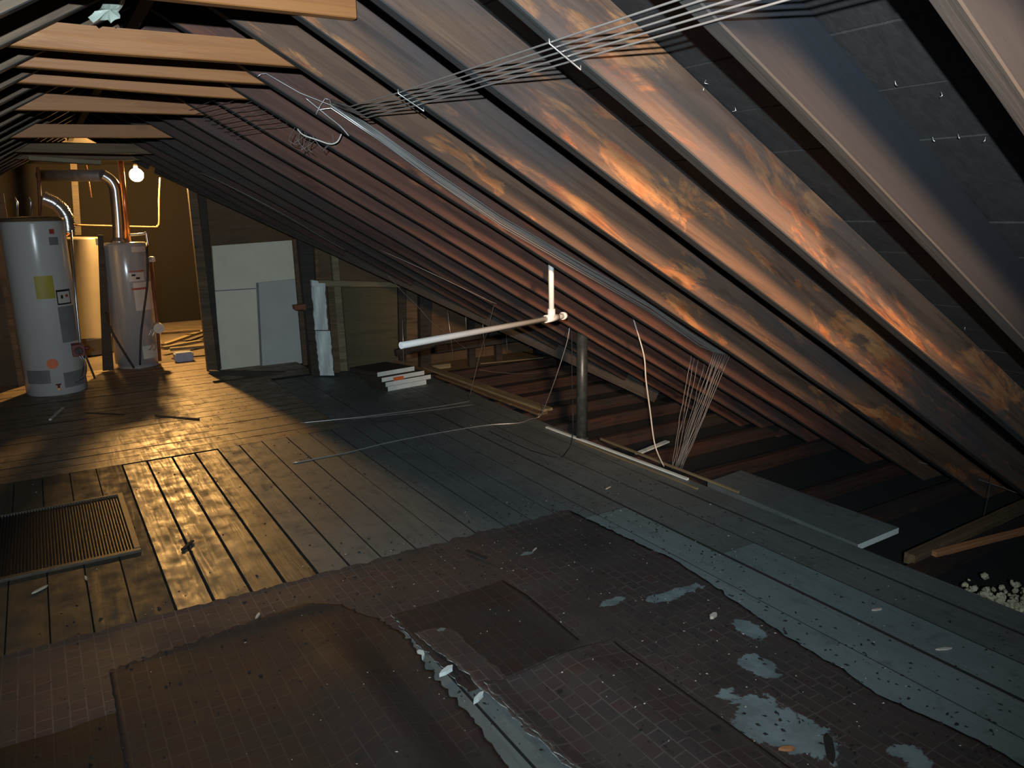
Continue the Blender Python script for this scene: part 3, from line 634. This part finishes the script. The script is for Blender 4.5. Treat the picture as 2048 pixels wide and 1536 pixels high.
# five wires stapled under the rafters, then along the face of one rafter and down to the floor
YB = 2.935
BL = [((662, 205), 0), ((760, 272), 3), ((850, 338), 5), ((1000, 440), 6), ((1160, 533), 5), ((1300, 613), 3), ((1400, 683), 0)]
def bund(k, n=8):
    out = []
    for (px, py), sp_ in BL:
        out.append(aty(px, py+2.6*(k-3.0)+random.uniform(-1.2, 1.2), YB-.003*k))
    return out
for k in range(8):
    pts = []
    if k < 5:
        xk = .975+.014*k
        for i in (-3, -2, -1, 0, 1, 2, 3):
            yy = RY[i]-.02
            pts.append(Vector((xk, yy, rz(xk)-.006)))
        pts.append(Vector((xk-.02, 2.60, rz(xk)-.006)))
    b_ = bund(k)
    if k == 5: pts += [aty(515, 153, YB), aty(522, 148, YB), aty(532, 147, YB), aty(600, 186, YB)]
    if k == 6: pts += [aty(632, 229, YB), aty(640, 212, YB), aty(650, 197, YB), aty(660, 200, YB)]
    if k == 7: pts += [aty(611, 196, YB), aty(640, 219, YB)]
    pts += b_
    cx = aty(1428+4.5*(7-k), 708-1.0*(k-3), YB-.01); pts.append(cx)
    lowp = list(pts)
    foot = fl(1350+1.8*(7-k), 936+.8*(7-k))
    n = 14
    for j in range(1, n+1):
        t = j/n; v = cx.lerp(foot, t)+Vector((noise.noise(Vector((k*3.1, t*5, 0)))*.008, noise.noise(Vector((k*1.7, t*5, 9)))*.008, 0)); lowp.append(v)
    wire(lowp, .0021, M_WIRE, 'thin steel wire running under the rafters, down one rafter and to the floor edge' if k < 5 else ['thin wire of the rafter bundle that starts highest, in a bent hook', 'thin wire of the rafter bundle starting in a short upright hook', 'lowest bright wire of the rafter bundle'][k-5], 'bundled wires along the rafter' if k < 5 else None, sm=0)
for k, a in enumerate(((1383, 705), (1390, 708), (1398, 716), (1409, 727))):
    A = aty(a[0], a[1], 3.30 if k < 2 else 3.2); B = fl(1343+3*k, 936+k); n = 16
    pts = [A.lerp(B, j/n)+Vector((noise.noise(Vector((k*5.1, j*.4, 3)))*.014, 0, 0)) for j in range(n+1)]
    wire(pts, .0022, M_WIRED, 'dull wire hanging left of the bundle, %s from the left of four' % ORD[k], 'loose wires left of the bundle', sm=0)
wire([aty(611, 196, YB-.02), aty(655, 232, YB-.02), aty(680, 252, YB-.02), aty(698, 272, YB-.02)], .0028, M_WIRE, 'short bright wire lying diagonally below the bent hook')
wire([aty(595, 258, 3.3), aty(607, 270, 3.28), aty(635, 280, 3.25), aty(660, 288, 3.22), aty(675, 283, 3.2), aty(683, 268, 3.2)], .003, M_CABLE, 'pale cable drooping in a curve under the rafters near the tangle', name='drooping_cable', cat='cable')
for k in range(8):
    x = .74+.028*k; zt = lambda yy: rz(x)-.004
    wire([Vector((x+.05, 3.33, zt(0))), Vector((x+.02, 3.55, zt(0)-.003)), Vector((x, 3.74, zt(0))), Vector((x-.02, 3.92, zt(0)-.003)), Vector((x-.03, 4.10, zt(0)))], .0014, M_WIRED, 'dark wire in the tangled fan strung under the rafters below the hooks', 'fan of dark wires under the rafters')
for k in range(12):
    a = (random.uniform(592, 668), random.uniform(245, 262)); 
    wire([aty(a[0], a[1], 3.34), aty(a[0]+random.uniform(-16, 16), a[1]+random.uniform(20, 34), 3.31), aty(a[0]+random.uniform(-20, 20), a[1]+random.uniform(38, 52), 3.30)], .0013, M_WIRED, 'short dark wire end sticking from the tangle under the rafters', 'short wire ends of the tangle')
# loose cables
wire([aty(1265, 632, 3.31), aty(1272, 655, 3.31), aty(1288, 712, 3.32), aty(1292, 760, 3.33), aty(1300, 820, 3.35), aty(1310, 890, 3.36), fl(1328, 933)], .0042, M_CABLE, 'single white cable hanging in a gentle curve left of the wire bundle', name='white_cable', cat='cable')
Yc = 5.20
def run(a, n0): return [aty(px, py, n0) for px, py in a]
def runr(a, off=-.008): return [roof(px, py, off) for px, py in a]
wire(runr([(760, 500), (860, 545), (983, 604)])+[aty(988, 608, 4.75), aty(975, 660, 5.0), aty(962, 700, 5.2), fl(938, 800, .004)], .003, M_WIRED, 'thin grey cable bent at a rafter and dropping behind the white pipe', name='thin_cable', cat='cable', sm=4)
wire([fl(938, 800, .004), fl(930, 804, .004), fl(850, 817, .004), fl(720, 834, .004), fl(600, 846, .004)], .003, M_WIRE, 'grey cable lying across the floor, the farther of two', name='floor_cable', cat='cable')
wire([fl(948, 809, .004), fl(850, 822, .004), fl(760, 832, .004), fl(700, 838, .004)], .003, M_WIRED, 'dull cable lying close beside the farther floor cable', name='floor_cable', cat='cable')
wire([aty(1140, 640, 4.3), aty(1135, 680, 4.3), aty(1115, 745, 4.4), aty(1095, 800, 4.6), fl(1080, 832, .004), fl(1060, 838, .004), fl(1036, 846, .004), fl(960, 852, .004), fl(800, 880, .004), fl(690, 906, .004), fl(585, 926, .004)], .0035, M_WIRE, 'grey cable dropping beside the black pipe and crossing the floor, the nearer of two', name='floor_cable', cat='cable')
wire([aty(1136, 640, 4.2), aty(1143, 660, 4.2), aty(1144, 760, 4.2), aty(1146, 830, 4.2), fl(1144, 880, .01), fl(1132, 905, .005), fl(1115, 915, .004), fl(1060, 900, .004), fl(990, 868, .004), fl(978, 862, .004)], .003, M_BLACK, 'thin black cable looping over the floor left of the black pipe', name='looped_cable', cat='cable')
wire(run([(778, 552), (800, 578), (840, 618), (870, 650), (935, 700)], 5.9), .002, M_WIRED, 'fine wire sloping in front of the olive panel', cat='wire')
wire(run([(960, 740), (1010, 746), (1060, 747), (1110, 740)], 6.2), .002, M_WIRED, 'fine wire sagging over the dark joists behind the white pipe', cat='wire')
wire(runr([(400, 345), (470, 378), (560, 425), (640, 472), (690, 500)], -.03), .003, M_WIRED, 'thin cable stapled along the last rafters above the cream panel', name='thin_cable', cat='cable')
wire([fl(1650, 868, .0), fl(1760, 905, .0), fl(1900, 940, .0), fl(2046, 990, .0), fl(2090, 1005, .0)], .003, M_WIRED, 'dark cable lying over the joists at the right edge', name='thin_cable', cat='cable')
wire([aty(1985, 930, 2.2), aty(1975, 1000, 2.05), aty(1955, 1075, 1.9)], .0015, M_WIRED, 'fine thread hanging to the joists at the right edge', cat='wire')
HW = [((805, 640), (808, 745), 6.5), ((895, 620), (907, 718), 6.3), ((931, 622), (933, 665), 6.2), ((963, 610), (970, 712), 6.1), ((1007, 602), (1015, 703), 6.0), ((1051, 594), (1058, 695), 5.9), ((1087, 590), (1090, 692), 5.8), ((1120, 580), (1120, 695), 5.7)]
for k, (a, b_, Y) in enumerate(HW):
    wire([aty(a[0], a[1], Y), aty((a[0]+b_[0])/2, (a[1]+b_[1])/2, Y), aty(b_[0], b_[1], Y)], .0028, M_WIRE, 'thin straight hanger wire by the white pipe, %s of eight from the left' % ORD[k], 'straight hanger wires by the white pipe', name='hanger_wire', sm=0)
# staples
for i in (-1, 1, 3):
    for dx, nm in ((.0, 0),):
        y = RY[i]-.02; bm = bmesh.new(); x = 1.0; tube(bm, [(x-.03, y, rz(x-.03)), (x-.03, y, rz(x-.03)-.012), (x+.05, y, rz(x+.05)-.012), (x+.05, y, rz(x+.05))], .0018, 6)
        tag(obj('wire_staple', bm, M_WIRE), 'metal staple holding the wires under the %s rafter from the top right corner' % ORD[i+1], 'staple', 'staples holding the wires')
# bent nails through the sheathing near the right
NL = [(1790, 162), (1882, 184), (1865, 274), (1916, 268), (1971, 274), (1408, 175), (1470, 215), (1412, 160), (1630, 392), (1302, 97), (1930, 655), (1310, 112)]
for k, (px, py) in enumerate(NL):
    q = roof(px, py, DZ-.003); bm = bmesh.new(); tube(bm, [q, q+Vector((random.uniform(-.004, .004), random.uniform(-.004, .004), -.007)), q+Vector((random.uniform(-.007, .007), random.uniform(-.006, .006), -.009))], .0009, 6)
    tag(obj('nail_tip', bm, M_WIRE), 'shiny roofing nail tip poking through the dark roof boards', 'nail', 'nail tips in the roof boards')

# ------------------------------------------------------------------ linoleum sheets
def resample(pts, n):
    pts = [Vector((p[0], p[1], 0)) for p in pts]; d = [0]
    for a, b_ in zip(pts, pts[1:]): d.append(d[-1]+(b_-a).length)
    out = []
    for k in range(n+1):
        t = d[-1]*k/n; j = max(i for i in range(len(d)) if d[i] <= t+1e-9); j = min(j, len(pts)-2)
        out.append(pts[j].lerp(pts[j+1], (t-d[j])/max(1e-9, d[j+1]-d[j])))
    return out
def sheet(bm, left, right, zf, n=110, m=60, th=.0035, jl=0, jr=0, seed=0, farj=0):
    Lp = resample(left, n); Rp = resample(right, n); top = []
    for k in range(n+1):
        a, b_ = Lp[k].copy(), Rp[k].copy()
        a.x += jl*(noise.fractal(Vector((k*.35, seed, 0)), .6, 2, 5)); b_.x += jr*(noise.fractal(Vector((k*.35, seed+9, 0)), .6, 2, 5))
        row = []
        for q in range(m+1):
            v = a.lerp(b_, q/m)
            if k == n: v.y += farj*noise.fractal(Vector((q*.4, seed+3, 0)), .6, 2, 5)
            v.z = th+max(-.003, zf(v.x, v.y, q/m, k/n)); row.append(bm.verts.new(v))
        top.append(row)
    bot = [[bm.verts.new(v.co-Vector((0, 0, th-.0004))) for v in r] for r in top]
    for k in range(n):
        for q in range(m):
            f = bm.faces.new((top[k][q], top[k][q+1], top[k+1][q+1], top[k+1][q])); f.smooth = 0 < k < n-1
            f = bm.faces.new((bot[k][q], bot[k+1][q], bot[k+1][q+1], bot[k][q+1])); f.smooth = True
        for q in (0, m): bm.faces.new((top[k][q], top[k+1][q], bot[k+1][q], bot[k][q])).material_index = 1
    for k in (0, n):
        for q in range(m): bm.faces.new((top[k][q], top[k][q+1], bot[k][q+1], bot[k][q])).material_index = 0
nz = lambda x, y, s=1.0, a=.004: a*noise.noise(Vector((x*s*4, y*s*4, 2)))
# lower sheet: whole width, torn along x~1 in front
bm = bmesh.new()
EDGE = [(2.17, 1.0), (2.12, 1.3), (2.15, 1.45), (2.16, 1.72), (2.21, 2.04), (2.26, 2.4), (2.27, 2.6), (2.22, 2.9), (2.2, 3.08)]
lowz = lambda x, y: max(0, nz(x, y))*max(0, min(1, (2.42-y)/.2))
def zb(x, y, s, t): return .0014*min(1, (y-2.5)/.06*3-2) + max(0, nz(x, y)) + (.006*math.exp(-((3.12-y)/.03)**2))
sheet(bm, [(-1.6, 2.5), (-1.6, 3.12)], [(2.24, 2.5), (2.2, 3.11)], zb, 40, 150, farj=.02, seed=4, jr=.01)
sheet(bm, [(1.10, .3), (1.10, 1.3), (1.06, 2.0), (1.02, 2.5)], [(2.17, .3)]+EDGE[:6]+[(2.24, 2.5)], lambda x, y, s, t: lowz(x, y)+.018*max(0, 1-s*8)*min(1, max(0, (2.5-y)/.3)), 90, 60, jl=.014, jr=.012, seed=2)
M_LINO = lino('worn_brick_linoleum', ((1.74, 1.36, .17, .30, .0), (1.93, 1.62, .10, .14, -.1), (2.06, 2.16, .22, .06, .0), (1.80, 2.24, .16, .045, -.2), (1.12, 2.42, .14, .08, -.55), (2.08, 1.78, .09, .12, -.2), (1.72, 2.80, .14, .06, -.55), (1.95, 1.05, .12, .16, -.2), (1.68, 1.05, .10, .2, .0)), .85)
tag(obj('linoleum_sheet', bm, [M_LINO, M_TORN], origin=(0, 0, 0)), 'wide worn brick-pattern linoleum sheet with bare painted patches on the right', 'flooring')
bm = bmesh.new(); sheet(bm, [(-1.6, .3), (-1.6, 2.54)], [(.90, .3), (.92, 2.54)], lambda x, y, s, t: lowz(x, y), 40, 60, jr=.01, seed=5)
tag(obj('linoleum_sheet', bm, [lino('shaded_corner_brick_linoleum', (), .2), M_TORN], origin=(0, 0, 0)), 'shade-darkened linoleum under the near left sheet, in the bottom left corner', 'flooring')  # same brick pattern, corner shade put into its colour
# near left sheet with the buckled torn right edge
bm = bmesh.new()
def za(x, y, s, t):
    yl = min(1, max(0, (2.75-y)/.5)); hump = .055*math.exp(-((x-.72)/.11)**2)*yl
    lip = .014*max(0, (x-.86)/.08)*yl; edge = .010*math.exp(-((2.86-y)/.05)**2)
    return .004+nz(x, y)+hump+lip+edge
sheet(bm, [(.03, .3), (.03, 2.80)], [(.95, .3), (.94, 1.6), (.96, 1.9), (.95, 2.15), (.985, 2.40), (.95, 2.60), (.86, 2.80), (.74, 2.88)], za, 150, 60, jr=.022, jl=.004, seed=6, farj=.02)
M_LINO2 = lino('shaded_near_brick_linoleum', (), .36)  # darker copy of the linoleum, weak light at lower left painted in
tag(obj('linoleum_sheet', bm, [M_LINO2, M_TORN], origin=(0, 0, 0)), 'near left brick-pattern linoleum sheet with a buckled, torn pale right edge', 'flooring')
# right flap
bm = bmesh.new()
def zc(x, y, s, t):
    return .006+nz(x, y)+.030*math.exp(-((x-1.42)/.13)**2)*min(1, max(0, (2.05-y)/.2+.2)) + .012*math.exp(-((2.02-y)/.06)**2) + .02*max(0, 1-s*7)
sheet(bm, [(1.14, .3), (1.12, 1.4), (1.09, 1.6), (1.07, 2.0)], [(1.62, .3), (1.61, 1.3), (1.60, 2.0)], zc, 110, 40, jl=.012, seed=8)
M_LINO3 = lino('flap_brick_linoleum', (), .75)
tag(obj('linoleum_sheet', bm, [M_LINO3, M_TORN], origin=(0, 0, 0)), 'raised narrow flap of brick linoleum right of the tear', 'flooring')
# torn layer between
bm = bmesh.new()
sheet(bm, [(1.02, 2.02), (1.0, 2.45), (1.0, 2.62)], [(1.5, 2.05), (1.52, 2.45), (1.5, 2.62)], lambda x, y, s, t: .004+nz(x, y)+.010*math.exp(-((s-1)/.08)**2), 40, 30, jl=.012, seed=12)
tag(obj('linoleum_patch', bm, [M_LINO2, M_TORN], origin=(0, 0, 0)), 'dark square linoleum patch behind the raised flap', 'flooring')

# ------------------------------------------------------------------ floor grille
G0, G1, GY0, GY1 = -.66, .245, 3.82, 4.72
p = thing('floor_grille', ((G0+G1)/2, (GY0+GY1)/2, 0), 'large rectangular brown louvred grille set on the floor at the left', 'grille')
bm = bmesh.new(); box(bm, (G0, GY0, 0), (G1, GY0+.03, .014)); box(bm, (G0, GY1-.02, 0), (G1, GY1, .014)); box(bm, (G0, GY0+.03, 0), (G0+.02, GY1-.02, .014)); box(bm, (G1-.028, GY0+.03, 0), (G1, GY1-.02, .016))
obj('frame', bm, M_GRATE, p, .002)
bm = bmesh.new(); x = G0+.025
while x < G1-.035: box(bm, (x, GY0+.03, .002), (x+.0045, GY1-.02, .011)); x += .0135
tag(obj('slats', bm, NT('dark_slat_metal').out((.010, .009, .009), .85, spec=.15), p), 'dark narrow slats')
bm = bmesh.new(); box(bm, (G0+.02, GY0+.03, .0005), (G1-.028, GY1-.02, .002)); obj('dark_void_sheet', bm, M_BLACK, p)  # black sheet standing in for the dark void under the slats

# ------------------------------------------------------------------ boards, strips, loose things
def board(name, a, b_, wd, th, z, mat, lab, cat='board', group=None, seed=1, endm=None):
    A = fl(a[0], a[1], z); B = fl(b_[0], b_[1], z)
    o = place_beam(name, A, B, wd, th, mat, seed); return tag(o, lab, cat, group)
board('loose_board', (1086, 824), (846, 738), .09, .02, .022, M_TAN, 'long grey brown board lying along the floor edge, upper of two', seed=30)
board('loose_board', (1076, 832), (872, 755), .09, .02, .002, M_STUD, 'long brown board lying along the floor edge, lower of two', seed=31)
board('pale_block', (862, 738), (898, 734), .05, .045, .0, M_TAN, 'short pale wood block at the far floor edge', 'block', seed=32)
board('loose_lath', (960, 728), (1084, 716), .03, .012, -.03, M_TAN, 'thin pale lath lying over the dark far joists', seed=33)
board('loose_lath', (1270, 909), (1330, 884), .035, .012, -.02, M_WHITEB, 'small pale lath lying over the joists near the white cable', seed=34)
board('floor_strip', (1372, 962), (1091, 856), .022, .012, .004, M_WHITEB, 'long white strip lying along the floor edge', 'strip', seed=35)
board('floor_strip', (1393, 980), (1150, 883), .012, .01, .002, M_TAN, 'thin wooden strip beside the long white strip', 'strip', seed=36)
board('floor_strip', (1475, 988), (1200, 880), .014, .014, .004, M_TAN, 'thin brown strip on the very edge of the floor', 'strip', seed=37)
# stack of white boards
p0 = [((775, 782), (852, 770), .0), ((768, 776), (858, 764), .045), ((768, 768), (858, 758), .09), ((768, 757), (842, 745), .135)]
SB = fl(776, 783); ux = Vector((1, .15, 0)).normalized(); uy = Vector((-.35, 1, 0)).normalized()
LBL = ['lowest white-edged board of the small stack', 'second white-edged board of the small stack', 'third white-edged board of the small stack, with an orange smear above', 'topmost white-edged board of the small stack, dusty on top']
for k, (dx, dy, L_, W_, th) in enumerate(((0, 0, .40, .25, .042), (-.02, -.0, .47, .28, .040), (-.04, .02, .44, .30, .038), (-.05, .06, .38, .38, .040))):
    z = .043*k; A = SB+ux*dx+uy*dy+Vector((0, 0, z)); bm = bmesh.new()
    extr(bm, [A, A+ux*L_, A+ux*L_+uy*W_, A+uy*W_], (0, 0, th))
    o = obj('white_board', bm, [M_WHITEB, M_STUDD], None, .002); tag(o, LBL[k], 'board', 'stack of white-edged boards')
    for f in o.data.polygons:
        if abs(f.normal.z) > .9 or f.normal.x < -.6: f.material_index = 1
bm = bmesh.new(); A = SB+ux*.0+uy*(-.002)+Vector((0, 0, .086)); extr(bm, [A+ux*.06, A+ux*.16, A+ux*.16+uy*-.004, A+ux*.06+uy*-.004], (0, 0, .03)); tag(obj('orange_scrap', bm, M_ORNG), 'small orange scrap on the front of the white board stack', 'scrap')
# plywood sheet over the joists
p = [fl(1415, 964), fl(1482, 941), fl(1798, 1056), fl(1716, 1090)]
bm = bmesh.new(); extr(bm, p, (0, 0, -.030)); o = obj('plywood_sheet', bm, [M_PAINT, M_WHITEB], None, .001)
o.location.z += .002
for f in o.data.polygons:
    if f.normal.y < -.6: f.material_index = 1
tag(o, 'grey plywood sheet with a white cut end bridging the joists', 'board')
# orange stick and grey piece on the near joists
board('orange_stick', (1862, 1112), (2100, 1050), .028, .028, -.04, M_ORANGE, 'bright orange brown stick lying on the near joists', 'stick', seed=41)
board('grey_timber', (1806, 1124), (2100, 990), .05, .05, -.05, M_STUD, 'weathered timber lying under the orange stick near the floor edge', 'board', seed=42)
# insulation
bm = bmesh.new(); c = fl(2060, 1235, -.06)
for k in range(900):
    q = c+Vector((abs(random.gauss(0, .16))-.1, random.gauss(0, .10), random.uniform(-.07, .045))); 
    if q.x < 3.06: q.x = 3.06+random.uniform(0, .1)
    r_ = random.uniform(.007, .022); mt = Matrix.Translation(q) @ Matrix.Rotation(random.uniform(0, 6), 4, Vector((random.random(), random.random(), random.random())).normalized()) @ Matrix.Diagonal((1, random.uniform(.5, 1), random.uniform(.3, .9), 1))
    bmesh.ops.create_icosphere(bm, subdivisions=1, radius=r_, matrix=mt)
tag(obj('loose_insulation', bm, M_INSUL), 'pale crumbly loose insulation heaped below the floor edge at the lower right', 'insulation', kind='stuff')
# pale crumpled plastic at the peak
bm = bmesh.new(); P_ = [(176, 35), (185, 46), (200, 38), (215, 38), (222, 47), (240, 38), (236, 22), (250, 4), (255, -12), (225, -8), (205, 14), (190, 24)]
top = [aty(px, py, 2.45)+Vector((0, random.uniform(-.02, .02), 0)) for px, py in P_]; cc = sum(top, Vector())/len(top)+Vector((0, -.03, 0))
cv = bm.verts.new(cc); tv = [bm.verts.new(v) for v in top]
for k in range(len(tv)): bm.faces.new((cv, tv[k], tv[(k+1) % len(tv)]))
bmesh.ops.subdivide_edges(bm, edges=bm.edges[:], cuts=3, use_grid_fill=True)
for v in bm.verts: v.co += Vector((noise.noise(v.co*30)*.006, noise.noise(v.co*22)*.018, noise.noise(v.co*27)*.006))
r_ = bmesh.ops.extrude_face_region(bm, geom=bm.faces[:]); 
for v in [g for g in r_['geom'] if isinstance(g, bmesh.types.BMVert)]: v.co += Vector((0, .004, 0))
tag(obj('plastic_scrap', bm, plain('pale_green_plastic', (.42, .50, .44), .25, 0, .2, 20, .3)), 'torn pale green plastic scrap hanging at the roof peak above the ties', 'scrap')

# larger loose bits on the floor
def chip(px, py, l, wd, th, ang, mat, lab, cat='scrap', group=None, z=.0, tilt=.0):
    q = fl(px, py, z); bm = bmesh.new(); n = 6; pts = []
    for k in range(n):
        a = k*2*math.pi/n; rr = 1+random.uniform(-.25, .2)
        pts.append(Vector((math.cos(a)*l/2*rr, math.sin(a)*wd/2*rr, (math.cos(a)*.5+.5)*tilt)))
    mt = Matrix.Rotation(R(ang), 3, 'Z'); pts = [q+mt@v for v in pts]
    extr(bm, pts, (0, 0, th)); return tag(obj('wood_chip' if cat == 'chip' else 'scrap', bm, mat), lab, cat, group)
ZL = .012
for a in ((893, 1345, .06, .022, .014, 20, M_WHITEB, 'bluish white plaster lump lying beside the linoleum tear', 'plaster'),
          (958, 1398, .06, .016, .012, 30, M_WHITEB, 'pale triangular plaster sliver in the linoleum tear', 'plaster'),
          (842, 1312, .05, .03, .012, 80, M_WHITEB, 'small greenish crumb at the head of the linoleum tear', 'plaster'),
          (1426, 1234, .055, .02, .012, 15, M_CHIPL, 'pale curled flake on the worn linoleum', 'flake'),
          (1575, 1500, .05, .018, .008, -30, M_ORANGE, 'orange brown bark flake near the bottom edge', 'flake'),
          (1220, 1322, .022, .012, .010, 10, M_CHIPL, 'small pale pebble at the top of the raised flap', 'pebble'),
          (1120, 1388, .022, .014, .012, 10, M_CHIPD, 'small dark pebble on the raised flap', 'pebble'),
          (1885, 1299, .06, .012, .005, -25, M_CHIPL, 'long pale splinter on the painted boards at the right', 'splinter'),
          (1755, 1220, .05, .012, .005, -20, M_CHIPL, 'pale splinter on the grey boards below the plywood', 'splinter'),
          (1217, 976, .05, .010, .004, 15, M_CHIPL, 'pale splinter on the grey floor beside the thin strip', 'splinter'),
          (1070, 1100, .05, .010, .005, 30, M_CHIPL, 'pale splinter on the far linoleum', 'splinter'),
          (1660, 1500, .16, .03, .012, 45, M_CHIPD, 'black flake standing up near the bottom edge right', 'flake'),
          (1430, 1470, .022, .03, .02, 45, M_CHIPD, 'dark pebble on the lighter linoleum strip', 'pebble'),
          (80, 1180, .09, .014, .006, 40, M_CHIPL, 'pale splinter lying below the floor grille', 'splinter'),
          (172, 1157, .05, .012, .005, 95, M_CHIPL, 'short pale chip just below the floor grille edge', 'splinter'),
          (515, 1233, .05, .012, .005, 60, M_CHIPL, 'pale chip on the dark linoleum edge left of centre', 'splinter')):
    chip(*a[:8], a[8], group=None, z=(.010 if a[1] > 1100 and 200 < a[0] < 1700 else .002))
board('floor_stick', (98, 841), (124, 817), .02, .012, .0, M_CABLE, 'pale stick on the far boards near the white heater', 'stick', seed=51)
board('floor_stick', (312, 832), (400, 839), .015, .012, .0, M_STUD, 'brown stick lying on the far boards', 'stick', seed=52)
board('floor_stick', (65, 851), (175, 838), .012, .008, .0, M_STUDD, 'long dark stick on the far boards at the left', 'stick', seed=53)
board('floor_stick', (170, 826), (250, 829), .012, .006, .0, M_STUDD, 'short dark stick on the dusty far boards', 'stick', seed=54)
board('floor_stick', (935, 1102), (975, 1118), .012, .008, .012, M_CHIPD, 'dark twig on the linoleum right of centre', 'stick', seed=55)
board('floor_stick', (362, 1102), (382, 1084), .016, .010, .002, M_CHIPD, 'dark sliver on the worn glossy boards', 'stick', seed=56)
# countless crumbs
def crumbs(name, n, mat, lab, smin, smax, flat):
    bm = bmesh.new()
    for k in range(n):
        y = random.uniform(.9, 7.0) if random.random() < .4 else random.uniform(.9, 3.4); x = random.uniform(-.2, 2.95) if random.random() < .45 else random.gauss(1.9, .5)
        if x > 2.95 or x < -.3: continue
        z = .0
        if y < 3.12 and x < 2.2: z = .006
        if x < .95 and y < 2.86: z = za(x, y, .5, .5)+.004
        if 1.12 < x < 1.58 and y < 2.0: z = zc(x, y, .5, .5)+.004
        s = random.uniform(smin, smax); a = random.uniform(0, 3.14); d = Vector((math.cos(a), math.sin(a), 0)); e = Vector((-d.y, d.x, 0))
        c = Vector((x, y, z)); st = random.uniform(.25, .7); h = s*flat*random.uniform(.4, 1)
        pts = [c-d*s, c-e*s*st, c+d*s*random.uniform(.6, 1.2), c+e*s*st]
        top = bm.verts.new(c+Vector((random.uniform(-s, s)*.3, random.uniform(-s, s)*.3, h))); b4 = [bm.verts.new(q) for q in pts]
        for q in range(4): bm.faces.new((b4[q], b4[(q+1) % 4], top))
        bm.faces.new(b4[::-1])
    return tag(obj(name, bm, mat, origin=(0, 0, 0)), lab, 'debris', kind='stuff')
crumbs('dark_crumbs', 2000, M_CHIPD, 'countless tiny dark crumbs scattered over the floor', .003, .011, .7)
crumbs('pale_crumbs', 420, M_CHIPL, 'countless tiny pale crumbs scattered over the floor', .0015, .006, .6)
for o in S.objects:
    if '_w' in o: del o['_w']
